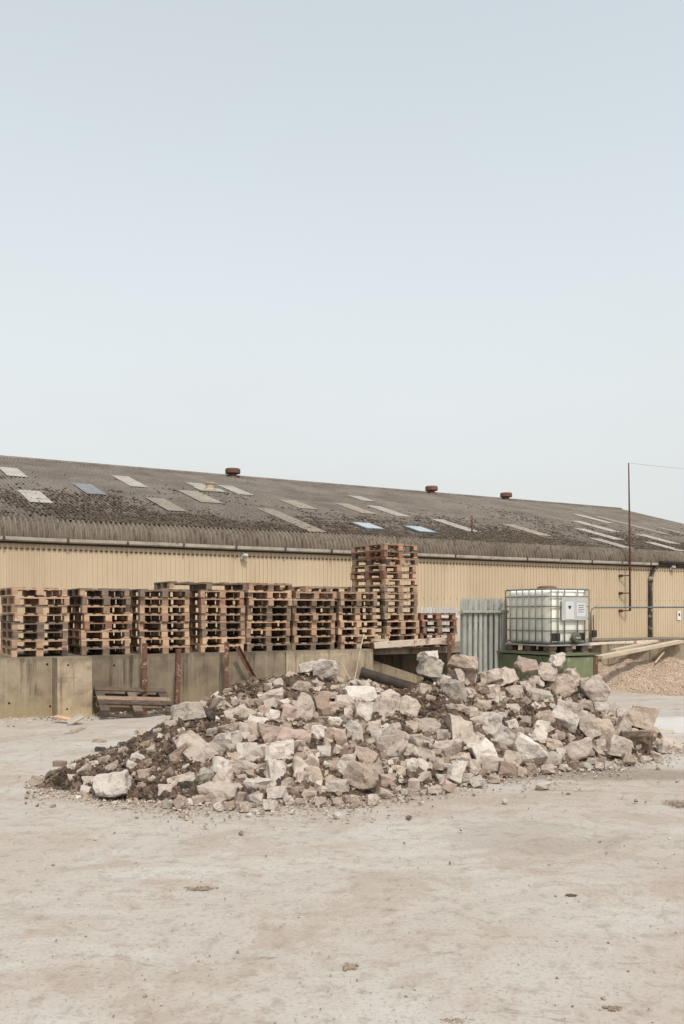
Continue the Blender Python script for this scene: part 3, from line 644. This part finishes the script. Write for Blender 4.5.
# tank
ts = gs0+.02; e = thing('intermediate_bulk_tank', 'square translucent plastic tank in a galvanised cage on a pallet', 'tank', P(ts, GN+.36, GZ-.004), AL)
TW, TD, TH = 1.0, 1.2, 1.16                                       # near left corner of the cage at the local origin; x along the front, y to the back
def rounded_box(x0, x1, y0, y1, z0, z1, bev):
    bm = bmesh.new(); bm_box(bm, ((x0+x1)/2, (y0+y1)/2, (z0+z1)/2), (x1-x0, y1-y0, z1-z0)); bmesh.ops.bevel(bm, geom=list(bm.edges), offset=bev, segments=5, affect='EDGES', profile=.6)
    return from_bm(bm, True)
bt = link('bottle', rounded_box(.03, TW-.03, .03, TD-.03, .16, 1.14, .085), M['tank'], e)
link('fill_cap', lathe_me([(.17, 0), (.18, .02), (.18, .06), (.12, .085)], 24), M['rust_red'], bt, (TW*.42, TD*.42, 1.139))
for zb in (.20, .40, .62, .84, 1.02, 1.15):
    bm = bmesh.new(); q = .05; pts = [(q, 0), (TW-q, 0), (TW, q), (TW, TD-q), (TW-q, TD), (q, TD), (0, TD-q), (0, q), (q, 0)]
    tube(bm, [(x, y, zb) for x, y in pts], .016 if zb in (.2, 1.15) else .012, 6); link('cage_ring', from_bm(bm), M['cage'], e)
def vb(x, y):
    link('cage_bar', CACHE.setdefault('cb', tube_me([(0, 0, .18), (0, 0, 1.15)], .012, 6)), M['cage'], e, (x, y, 0))
for k in range(1, 7): vb(-.012, k*TD/7); vb(TW+.012, k*TD/7)
for x in (.03, .20, .36, .68, .86, .97): vb(x, -.012); vb(x, TD+.012)
for (x, y) in ((.1, .1), (.5, .1), (.9, .1), (.1, .6), (.9, .6), (.1, 1.1), (.5, 1.1), (.9, 1.1)): link('foot_block', box_me((.16, .16, .10), .006), M['wood4'], e, (x, y, .072))
link('base_frame', box_me((TW, TD, .03), .006), M['galv'], e, (TW/2, TD/2, .137))
for x in (.1, .5, .9): link('skid', box_me((.14, TD, .02)), M['wood2'], e, (x, TD/2, .011))
for x in (.18, .80): link('guard_recess_shade', box_me((.24, .05, .19), .015), M['black'], e, (x, .045, .275))  # black guard plates; their colour stands in for the shaded recess below the bottle
lp = link('label_plate', box_me((.62, .008, .42), .002), M['label'], e, (.58, -.028, .80))
link('hazard_paper', box_me((.21, .004, .32)), M['paper'], lp, (-.12, -.007, -.03)); link('notice_paper', box_me((.22, .004, .25)), M['paper'], lp, (.16, -.007, -.02))
bm = bmesh.new(); a = [bm.verts.new(v) for v in ((-.045, 0, .03), (.045, 0, .03), (.010, 0, -.028), (-.010, 0, -.028))]; bm.faces.new(a); r_ = bmesh.ops.extrude_face_region(bm, geom=list(bm.faces)); [setattr(v, 'co', v.co+Vector((0, -.003, 0))) for v in r_['geom'] if isinstance(v, bmesh.types.BMVert)]
link('hazard_mark', from_bm(bm), M['ink'], lp, (-.12, -.010, .02))
for k in range(4): link('print_line', box_me((.15-.02*(k % 2), .002, .012)), M['tube'], lp, (.16, -.0105, .06-k*.04))
vv = link('valve', lathe_me([(.10, 0), (.10, .05), (.085, .07), (.06, .075)], 24), M['cap_dark'], e, (.60, -.02, .27), (math.radians(90), 0, 0))
link('valve_handle', box_me((.12, .022, .016), .004), M['galv'], vv, (0, 0, .085))
# palisade: pales of W section with triple points on two rails, leaning back a little
def palisade(s0, n_, npales, sp_, h, label, rz, lean, base=0., name='palisade_panel', mat='galv'):
    e = tag(link(name, None, loc=P(s0, n_, base)), label, 'fence'); e.rotation_euler = (math.radians(lean), 0, rz)
    prof = [(-.034, .010), (-.026, -.008), (-.010, -.008), (0, .006), (.010, -.008), (.026, -.008), (.034, .010)]
    vs = []; fs = []; cut = [-.05, -.02, -.02, -.045, -.02, -.02, -.05]; top = [.0, .05, .03, .07, .03, .05, .0]
    for off in (0, .004):
        for (x, y), tt in zip(prof, top): vs += [(x, y+off, 0), (x, y+off, h-.07+tt)]
    n = len(prof)
    for o_ in (0, 2*n):
        for i in range(n-1): fs.append((o_+2*i, o_+2*i+2, o_+2*i+3, o_+2*i+1))
    for i in range(n-1): fs += [(2*i+1, 2*i+3, 2*n+2*i+3, 2*n+2*i+1), (2*i, 2*n+2*i, 2*n+2*i+2, 2*i+2)]
    fs += [(0, 1, 2*n+1, 2*n), (2*n-2, 4*n-2, 4*n-1, 2*n-1)]
    me = mesh(vs, fs); me.materials.append(M[mat])
    for k in range(npales): link('pale', me, None, e, (k*sp_, 0, random.uniform(-.012, .012)), (0, random.gauss(0, .006), 0))
    for z in (.28, h-.27): link('rail', box_me((npales*sp_+.06, .04, .045)), M[mat], e, ((npales-1)*sp_/2, -.033, z))
PNl = -1.75
palisade(sn(465, PNl), PNl, 9, .128, 1.98, 'galvanised steel palisade fence panel standing between pallets and plastic tank', AL+.02, 0)
palisade(sn(462, PNl+.16), PNl+.16, 9, .128, 1.96, 'second galvanised palisade panel standing directly behind the front one', AL-.01, 0)
palisade(sn(422, 2.9), 2.9, 13, .088, .90, 'white-tipped palisade panel peeping over the low stack right of the tower', AL, 0, WZ-.01, mat='white_metal')

# ------------------------------------------------------------------ rubble heap: soil mound
TAB = [(28, 786, 785), (40, 788, 778), (75, 794, 762), (110, 799, 748), (150, 802, 730), (180, 803, 716), (240, 803, 684), (300, 801, 673), (360, 799, 682), (400, 793, 686), (430, 788, 676), (500, 775, 684), (550, 768, 680), (600, 764, 698), (640, 758, 722), (668, 752, 741), (684, 748, 747)]
tt = []; YT = []; YC = []; ZC = []
for x, vt, vc in TAB:
    y0 = CAMH*F/(vt-HY); k = .50; a = (vc-HY)/F; d = max(.02, (CAMH-a*y0)/(k+a))
    tt.append((x-CX)/F); YT.append(y0); YC.append(y0+d); ZC.append(k*d)
def H(x, y):
    t_ = x/y
    if t_ <= tt[0] or t_ >= tt[-1]: return -.08
    y0, yc, zc = np.interp(t_, tt, YT), np.interp(t_, tt, YC), np.interp(t_, tt, ZC)
    if y < y0: return -.06-.3*(y0-y)
    w_ = (yc-y0)
    if y <= yc: q = (y-y0)/w_; h = zc*(q*1.12-.12*q*q*q)
    else: q = (y-yc)/(w_*1.05+.3); h = zc*max(0, 1-q*q*(1.6-.6*q)) if q < 1 else -.05
    if y > y0:
        qq = min(1.3, (y-y0)/w_); h -= .05*math.exp(-((t_-(.124-.052*qq))/.018)**2)*max(0, min(1, (qq-.25)*2.2))*(1 if h > .1 else 0)
    return h-.045+(.055*fbm(x, y, 1.6, 4, 1)+.035*fbm(x, y, 6, 3, 7))*min(1, zc*3+.2)
xs = np.arange(-3.4, 4.6, .05); ys = np.arange(7.2, 15.2, .05); hv = np.array([[H(x, y) for x in xs] for y in ys])
keep = hv > -.05; vid = -np.ones(hv.shape, int); vs = []; fs = []
near = keep.copy(); near[1:] |= keep[:-1]; near[:-1] |= keep[1:]; near[:, 1:] |= keep[:, :-1]; near[:, :-1] |= keep[:, 1:]
for j in range(len(ys)):
    for i in range(len(xs)):
        if near[j, i]: vid[j, i] = len(vs); vs.append((xs[i]+random.uniform(-.015, .015), ys[j]+random.uniform(-.015, .015), max(-.06, hv[j, i])))
for j in range(len(ys)-1):
    for i in range(len(xs)-1):
        q = (vid[j, i], vid[j, i+1], vid[j+1, i+1], vid[j+1, i])
        if min(q) >= 0: fs.append(q)
o = link('soil_mound', mesh(vs, fs), M['soil']); o['kind'] = 'stuff'; o['label'] = 'brown soil and fines under the broken concrete'
def hit(x, v):
    d = ray(x, v); t_ = d[0]
    for y in np.arange(7.0, 13.5, .015):
        z = CAMH+d[2]*y
        if z <= max(H(d[0]*y, y), 0): return np.array([d[0]*y, y, z]), True
    y = float(np.interp(t_, tt, YC)); return np.array([d[0]*y, y, CAMH+d[2]*y]), False

def rock_mesh(dx, dy, dz, cuts, sub, rough=.085, rounded=.05):
    bm = bmesh.new(); bmesh.ops.create_cube(bm, size=1)
    for v in bm.verts: v.co += Vector((random.uniform(-.1, .1), random.uniform(-.1, .1), random.uniform(-.1, .1)))
    for _ in range(cuts):
        n_ = Vector((random.gauss(0, 1), random.gauss(0, 1), random.gauss(0, 1))).normalized(); sup = max(v.co.dot(n_) for v in bm.verts)
        pc = n_*sup*random.uniform(.55, .86)
        r = bmesh.ops.bisect_plane(bm, geom=list(bm.verts)+list(bm.edges)+list(bm.faces), plane_co=pc, plane_no=n_, clear_outer=True)
        ed = [x for x in r['geom_cut'] if isinstance(x, bmesh.types.BMEdge)]
        if ed: bmesh.ops.contextual_create(bm, geom=ed) if len(ed) > 2 else None
    lo = [min(v.co[i] for v in bm.verts) for i in range(3)]; hi = [max(v.co[i] for v in bm.verts) for i in range(3)]
    for v in bm.verts: v.co = Vector([((v.co[i]-(lo[i]+hi[i])/2)/(hi[i]-lo[i]))*(dx, dy, dz)[i] for i in range(3)])
    m_ = min(dx, dy, dz)
    bmesh.ops.bevel(bm, geom=list(bm.edges), offset=m_*rounded*random.uniform(.35, .8), segments=1, affect='EDGES', clamp_overlap=True)
    bmesh.ops.triangulate(bm, faces=bm.faces)
    if sub:
        L = (dx+dy+dz)/3*(.30 if sub > 1 else .45)
        for _ in range(2 if sub > 1 else 1):
            ed = [e_ for e_ in bm.edges if e_.calc_length() > L]
            if ed: bmesh.ops.subdivide_edges(bm, edges=ed, cuts=1); bmesh.ops.triangulate(bm, faces=bm.faces)
            L *= .6
        bm.normal_update(); off = Vector((random.uniform(0, 99), random.uniform(0, 99), 0)); amp = m_*rough
        for v in bm.verts:
            p = v.co/m_*2.2+off; v.co += v.normal*amp*(mnoise.noise(p)*1.4+.7*mnoise.noise(p*2.7))
    return from_bm(bm)
# (x, y, width, height, tone, roll) of the larger blocks, in pixels of the photograph
RK = [(188,712,36,20,'grey',-8),(198,750,27,44,'pale',-38),(225,746,32,24,'white',-12),(177,757,34,13,'brown',-35),(250,754,26,21,'white',0),(223,771,25,23,'white',15),(267,734,26,19,'pink',15),(250,733,20,19,'pale',0),(273,755,20,18,'white',0),(276,772,26,25,'white',20),
(184,781,27,11,'pale',-20),(188,791,21,16,'dark',0),(203,780,14,22,'grey',25),(218,793,38,19,'pale',0),(258,789,27,19,'white',5),(255,799,15,10,'white',0),(241,797,11,11,'pink',0),(166,790,15,12,'pale',0),(244,807,11,9,'pale',0),(246,768,28,13,'pale',20),(222,781,20,14,'pale',0),
(237,715,21,14,'pale',-20),(258,722,20,12,'white',10),(265,712,12,12,'tan',0),(229,730,25,12,'tan',-10),(210,717,24,13,'dark',15),(273,717,14,14,'white',0),
(303,711,22,34,'pale',20),(291,718,17,24,'pink',10),(323,709,14,25,'brown',0),(363,713,18,20,'white',5),(382,708,24,27,'pale',30),(293,740,35,22,'pink',8),(320,738,19,22,'white',0),(336,723,17,12,'white',0),(337,736,20,15,'pink',0),(354,733,20,21,'white',20),
(280,752,25,18,'white',0),(305,772,22,24,'pale',0),(314,778,20,20,'tan',0),(365,758,24,19,'pink',10),(348,763,16,17,'pale',0),(361,785,36,25,'tan',28),(345,772,20,14,'white',30),(338,791,22,14,'pale',0),(277,795,20,13,'white',0),(296,792,17,12,'tan',0),(310,795,14,9,'pale',0),
(384,747,22,23,'pale',0),(375,771,17,16,'tan',0),(310,761,18,15,'pale',20),(301,760,14,14,'brown',0),(386,781,17,14,'pink',0),(324,752,14,11,'white',0),(349,714,11,10,'white',0),(321,723,15,12,'brown',0),(308,730,12,10,'tan',0),(327,782,12,12,'tan',0),
(428,657,21,13,'white',0),(431,668,26,21,'grey',10),(441,683,20,17,'white',0),(453,693,24,23,'grey',0),(463,663,31,14,'tan',15),(460,676,12,18,'pale',-15),(470,677,14,18,'tan',10),(491,677,25,15,'pale',-15),(470,695,14,13,'pale',0),(492,692,18,14,'pale',0),
(408,709,27,24,'pale',-25),(390,701,23,21,'pale',15),(425,727,28,15,'pale',0),(461,733,29,37,'pale',0),(488,727,17,28,'white',15),(447,751,24,22,'pale',0),(393,746,27,29,'pale',15),(440,738,17,14,'pale',0),(478,751,20,21,'white',-15),(457,709,23,9,'pale',0),(482,706,16,12,'tan',0),(493,701,12,11,'white',0),
(525,665,23,16,'pink',10),(546,672,22,22,'pale',0),(557,662,16,17,'white',0),(559,689,30,28,'tan',-30),(537,695,25,12,'grey',0),(502,677,26,19,'pale',-25),(526,686,16,11,'pale',0),(513,694,18,14,'pale',0),(572,678,14,20,'pale',-20),(596,691,24,33,'pale',-35),(603,710,24,17,'white',0),
(564,722,26,22,'white',20),(567,710,24,14,'pale',15),(544,719,17,18,'tan',-20),(539,734,16,27,'white',15),(504,740,20,21,'white',30),(529,752,36,26,'white',25),(588,728,20,26,'pale',-15),(574,752,32,18,'pale',-15),(603,732,22,26,'tan',0),(585,708,16,14,'tan',0),(583,684,12,14,'pale',0),
(637,716,33,24,'tan',20),(622,733,18,28,'pale',30),(638,747,27,21,'brown',-10),(666,733,16,11,'white',0),(665,747,22,15,'pale',0),(618,752,22,20,'pale',15),(583,748,18,14,'pale',0),(651,735,12,22,'tan',20),(633,735,11,13,'white',0),
(482,754,24,27,'white',-20),(491,767,22,18,'pale',0),(511,760,20,15,'pale',20),(508,771,18,13,'brown',10),(457,775,15,22,'white',25),(461,761,16,15,'pale',0),(471,768,17,14,'pale',0),(552,760,18,15,'grey',0),(543,786,15,6,'white',0),
(111,790,36,26,'white',-8),(61,766,15,11,'brown',0),(38,781,15,11,'tan',0),(100,742,15,8,'tan',0),(101,751,12,9,'dark',0),(112,753,11,7,'white',-15),(82,746,8,5,'white',0),
(309,667,21,13,'white',-10),(326,668,24,19,'white',10),(272,698,26,16,'pale',-15),(359,695,28,17,'white',0),(343,704,20,17,'pale',0),(324,698,22,12,'tan',0),(303,687,22,10,'tan',10),(334,709,12,14,'pink',0),(405,750,16,14,'pale',0),(415,741,15,13,'pale',0),(437,765,14,13,'tan',0),(425,755,18,13,'pale',0),(410,766,16,14,'white',0),(398,772,14,12,'tan',0),(423,777,16,11,'pale',0),(403,784,14,9,'pale',0),(442,779,14,10,'white',0),(433,790,13,8,'pale',0),(372,728,16,14,'pale',0),(377,735,14,12,'white',0),(412,727,12,12,'tan',0),(286,729,12,12,'tan',0),(262,768,10,10,'tan',0),(234,758,14,10,'tan',0),(288,783,13,11,'tan',0),(322,790,13,9,'pale',0),(523,721,14,10,'tan',0),(517,733,13,12,'pale',0),(553,745,15,13,'tan',0),(470,714,16,12,'pale',0),(476,722,13,13,'pale',0),(512,709,14,10,'pale',0),(620,714,13,12,'pale',0),(609,722,12,10,'tan',0),(598,748,14,16,'pale',0),(533,680,13,10,'pale',0)]
COLS = [(130, "at the heap's left tip"), (215, 'below the left posts'), (295, 'below the leaning post'), (372, 'at mid heap'), (440, 'below the pallet tower'), (500, 'below the palisade'), (600, 'below the tank'), (999, "at the heap's right end")]
TONE = dict(white='whitish', pale='buff', tan='tan', pink='pinkish', brown='earthy brown', grey='grey', dark='blackish')
TAGS = {}; ROCKS = []
def toe_v(x): return np.interp(x, [a[0] for a in TAB], [a[1] for a in TAB])
def crest_v(x): return np.interp(x, [a[0] for a in TAB], [a[2] for a in TAB])
def place_rock(cx, cy, w_, h_, tone, roll, main):
    on_ground = cy+h_*.5 > toe_v(cx)-5
    if on_ground:
        p0 = ground_pt(cx, max(cy+h_*.42, HY+60)); k = p0.y/F; d = (w_+h_)/2*k*.85; p = np.array([(cx-CX)/F*(p0.y+d*.35), p0.y+d*.35, 0]); k = p[1]/F
    else: p, _ = hit(cx, cy); k = p[1]/F
    if cx in (428,): pass
    fc = .95 if cy < crest_v(cx)+8 else 1.0 if w_*h_ > 600 else 1.08
    dx, dz = w_*k*fc, h_*k*fc; dy = min(max((dx+dz)/2*random.uniform(.75, 1.05), .03), .42)
    me = rock_mesh(dx, dy, dz, random.randint(6, 9) if main else random.randint(4, 6), 2 if w_*h_ > 180 else 1)
    R = Matrix.Rotation(random.uniform(-.30, .30), 3, 'Z') @ Matrix.Rotation(random.uniform(-.38, .05), 3, 'X') @ Matrix.Rotation(math.radians(roll)+random.uniform(-.08, .08), 3, 'Y')
    me.transform(R.to_4x4()); co = np.empty(len(me.vertices)*3); me.vertices.foreach_get('co', co); zmin = co.reshape(-1, 3)[:, 2].min()
    z = CAMH+(HY-cy)/F*p[1]
    if on_ground: z = max(-zmin-.025, min(z, -zmin+.06)) if cy+h_*.5 > toe_v(cx)+1 else max(z, -zmin-.03)
    me.materials.append(M['rock_'+tone])
    o = link('concrete_chunk', me, None, None, (p[0], p[1], z))
    fr = (toe_v(cx)-cy)/max(20, toe_v(cx)-crest_v(cx))
    row = 'on the ground' if cy > toe_v(cx)-2 else 'at the foot' if fr < .2 else 'low down' if fr < .45 else 'halfway up' if fr < .75 else 'near the crest'
    shp = 'slab' if max(w_, h_) > 1.75*min(w_, h_) else 'upright chunk' if h_ > 1.2*w_ else 'chunk'
    size = 'large' if w_*h_ > 520 else 'medium' if w_*h_ > 240 else 'small'
    col_ = next(c_ for lim, c_ in COLS if cx < lim)
    key = (size, TONE[tone], shp, row, col_)
    TAGS.setdefault(key, []).append((cx, cy, o, main)); ROCKS.append((cx, cy, w_, h_))
for r in RK: place_rock(*r, True)
# smaller chunks filling the gaps
def in_soil(x, y):
    return (x < 180+.6*max(0, 770-y)*(y > 712)) or (abs(x-(404+(y-680)*.5)) < 31 and 668 < y < 734) or (495 < x < 533 and 702 < y < 733) or (560 < x < 580 and 726 < y < 744) or (200 < x < 312 and y < 699) or (165 < x < 200 and 725 < y < 785)
tries = 0; N_SMALL = 292-len(RK); cnt = 0
while cnt < N_SMALL and tries < 20000:
    tries += 1; x = random.uniform(60, 672); y = random.uniform(crest_v(x)-1, toe_v(x)+3); s = random.uniform(7, 13)
    if in_soil(x, y) and random.random() < .95: continue
    ok = True
    for (a, b, c_, d_) in ROCKS:
        if ((x-a)/(c_*.5+s*.30))**2+((y-b)/(d_*.5+s*.30))**2 < 1: ok = False; break
    if not ok or (y < toe_v(x)-8 and not hit(x, y)[1]): continue
    tone = random.choices(('white', 'pale', 'tan', 'pink', 'brown', 'grey'), (3, 5, 4, 1.5, 2, 1))[0]
    place_rock(x, y, s*random.uniform(.9, 1.3), s*random.uniform(.7, 1), tone, random.uniform(-30, 30), False); cnt += 1
NTH = ['leftmost', 'second', 'third', 'fourth', 'fifth', 'sixth', 'seventh', 'eighth', 'ninth', 'tenth', 'eleventh', 'twelfth']
HAND = {(111, 790): 'large whitish concrete block lying alone before the soil at the left', (188, 712): 'large flat grey slab on the left shoulder of the heap', (188, 791): 'blackish rounded tarmac lump at the foot of the heap on the left', (361, 785): 'large tan wedge at the front foot of the middle of the heap', (529, 752): 'large smooth whitish block at the foot of the heap below the plastic tank', (638, 747): 'earth-covered brown chunk at the right foot of the heap', (428, 657): 'whitish rounded chunk perched topmost below the cream beam', (326, 668): 'bright whitish chunk on the crest in front of the pale wall section', (559, 689): 'large tan angular slab tilted below the plastic tank'}
for (size, tone, shp, row, col_), L in TAGS.items():
    L.sort(key=lambda q: (q[0]))
    for i, (cx, cy, o, main) in enumerate(L):
        lab = '%s %s concrete %s %s %s' % (size, tone, shp, row, col_)
        if len(L) > 1: lab += ', leftmost such' if i == 0 else ', rightmost such' if i == len(L)-1 else ', %s from left' % NTH[min(i, 11)]
        lab = HAND.get((cx, cy), lab)
        tag(o, lab, 'rubble', 'broken concrete in the rubble heap')
# pale streak on the grey slab
p, _ = hit(187, 706)
# fragments, clods and grit
pts = []; sz = []; pts2 = []; sz2 = []; pts3 = []; sz3 = []
while len(pts) < 10500:
    x = rng.uniform(-3.3, 4.3); y = rng.uniform(7.4, 12.8); h = H(x, y)
    if h < -.03: continue
    px = CX+x/y*F; py = HY-(h-CAMH)/y*F
    if in_soil(px, py) and rng.random() < .86:
        pts2.append((x, y, h+.004)); sz2.append(min(.065, .009+rng.exponential(.012))); continue
    if rng.random() < .10 and not in_soil(px, py): pts3.append((x, y, h+.012)); sz3.append(rng.uniform(.04, .095))
    else: pts.append((x, y, h+.006)); sz.append(min(.05, .010+rng.exponential(.012)))
while len(pts2) < 15000:
    x = rng.uniform(-3.4, -.6) if rng.random() < .7 else rng.uniform(0, 3); y = rng.uniform(7.6, 12); h = H(x, y)
    if h < -.04 or not in_soil(CX+x/y*F, HY-(h-CAMH)/y*F): continue
    pts2.append((x, y, h+.004)); sz2.append(min(.07, .009+rng.exponential(.012)))
o = link('rubble_fines', crumbs_me(np.array(pts), sz), M['crumbs']); o['kind'] = 'stuff'; o['label'] = 'crumbled fines between the broken concrete'
o = link('rubble_fragments', crumbs_me(np.array(pts3), sz3), M['frags']); o['kind'] = 'stuff'; o['label'] = 'small concrete fragments scattered over the heap'
o = link('soil_clods', crumbs_me(np.array(pts2), sz2), M['clods']); o['kind'] = 'stuff'; o['label'] = 'dark brown soil clods of the heap'
pts = []; sz = []
for _ in range(7000):                                                # spill along the toe
    px = rng.uniform(25, 690); v = toe_v(px)+rng.exponential(6)-5; p = ground_pt(px, v); pts.append((p.x, p.y, .004)); sz.append(min(.05, .005+rng.exponential(.007)))
for _ in range(1500):                                                # loose grit over the yard
    px = rng.uniform(-20, 704); v = rng.uniform(720, 1030); p = ground_pt(px, v); pts.append((p.x, p.y, .0)); sz.append(min(.016, .002+rng.exponential(.0024)))
for _ in range(900):
    s_ = rng.uniform(sn(-20, 0), s374+1); n_ = -rng.exponential(.25)-.05; p = P(s_, n_, .0); pts.append(tuple(p)); sz.append(min(.06, .008+rng.exponential(.012)))
o = link('yard_grit', crumbs_me(np.array(pts), sz, .8), M['grit']); o['kind'] = 'stuff'; o['label'] = 'loose grit and small stones on the yard'

# ------------------------------------------------------------------ gravel pile at the right wall
def GH(s_, n_):
    q = max(0, 1-(-n_-.02)/3.0); e = min(1, max(0, (s_-(sE-.9))/.9)); f_ = min(1, max(0, (sn(720, 0)-s_)/2.2))
    return (.68*q**1.25*(.85+.25*fbm(s_, n_, .9, 3, 2)))*e*(.30+.70*f_)-.03+.02*fbm(s_, n_, 5, 3, 4)*q
vs = []; fs = []; pts = []; sz = []
sa = np.arange(sE-1.0, sn(740, 0), .07); na = np.arange(-3.3, .001, .07)
for n_ in na:
    for s_ in sa: vs.append(P(s_, n_, GH(s_, n_)))
w_ = len(sa)
for j in range(len(na)-1):
    for i in range(w_-1): fs.append((j*w_+i, j*w_+i+1, (j+1)*w_+i+1, (j+1)*w_+i))
gb = len(vs)
for _ in range(24000):
    s_ = rng.uniform(sE-1, sn(730, 0)); n_ = -rng.uniform(0, 1)**1.2*3.1; z = GH(s_, n_)
    if z < -.02: continue
    pts.append(P(s_, n_, z+.005)); sz.append(min(.038, .007+rng.exponential(.005)))
o = link('gravel_pile', crumbs_me(np.array(pts), sz), M['gravel']); o['kind'] = 'stuff'; o['label'] = 'tan gravel heaped against the right wall'
o = link('gravel_bed', mesh(vs, fs), M['gravel']); o['kind'] = 'stuff'; o['label'] = 'sand and fines under the tan gravel'

# ------------------------------------------------------------------ odd pieces on the ground
p = ground_pt(66, 722); tag(link('broken_board', box_me((.42, .10, .03), .003), M['wood0'], None, (p.x, p.y, .05), (.15, .12, -.35)), 'broken reddish board lying at the foot of the buttress', 'board')
p = ground_pt(75, 724); tag(link('broken_tile', box_me((.24, .14, .025), .003), M['gutter'], None, (p.x, p.y, .065), (.35, -.45, .5)), 'grey broken sheet piece beside the board at the buttress', 'scrap')
def clod(x, v, w_, h_, tone, label):
    p = ground_pt(x, v); k = p.y/F; rx = w_*k*.5; ry = max(.02, h_*p.y**2/(CAMH*F)*.5); n = int(70+rx*ry*26000); pts = []; sz = []
    for _ in range(n):
        a = np.clip(rng.normal(0, .42, 2), -.9, .9); pts.append((a[0]*rx*(1+.3*math.sin(a[1]*5)), a[1]*ry+.12*a[0]*ry, .002)); sz.append(min(.016, .003+rng.exponential(.004)))
    me = crumbs_me(np.array(pts), sz, .6); me.materials.append(M[tone]); o = link('mud_crumbs', me, None, None, (p.x, p.y, -.006)); o['kind'] = 'stuff'; o['label'] = label
clod(200, 888, 34, 5, 'mud', 'flat brown clod alone on the yard, left of centre'); clod(90, 826, 40, 7, 'mud_pale', 'flat tan mud patch on the yard before the lone whitish block')
clod(350, 966, 16, 7, 'mud', 'small brown clod near the bottom middle of the yard'); clod(455, 1021, 34, 9, 'mud', 'dark brown clod cut by the bottom edge')
clod(571, 895, 14, 3, 'mud_dark', 'small dark flat clod right of centre on the yard'); clod(614, 1007, 14, 5, 'mud', 'small brown clod at the lower right of the yard')
clod(678, 803, 26, 7, 'mud', 'flat dark mud clod at the right edge of the yard'); clod(409, 817, 5, 4, 'mud_dark', 'tiny dark stone in front of the middle of the heap')
clod(76, 730, 10, 7, 'mud_pale', 'small pale stone at the foot of the buttress')
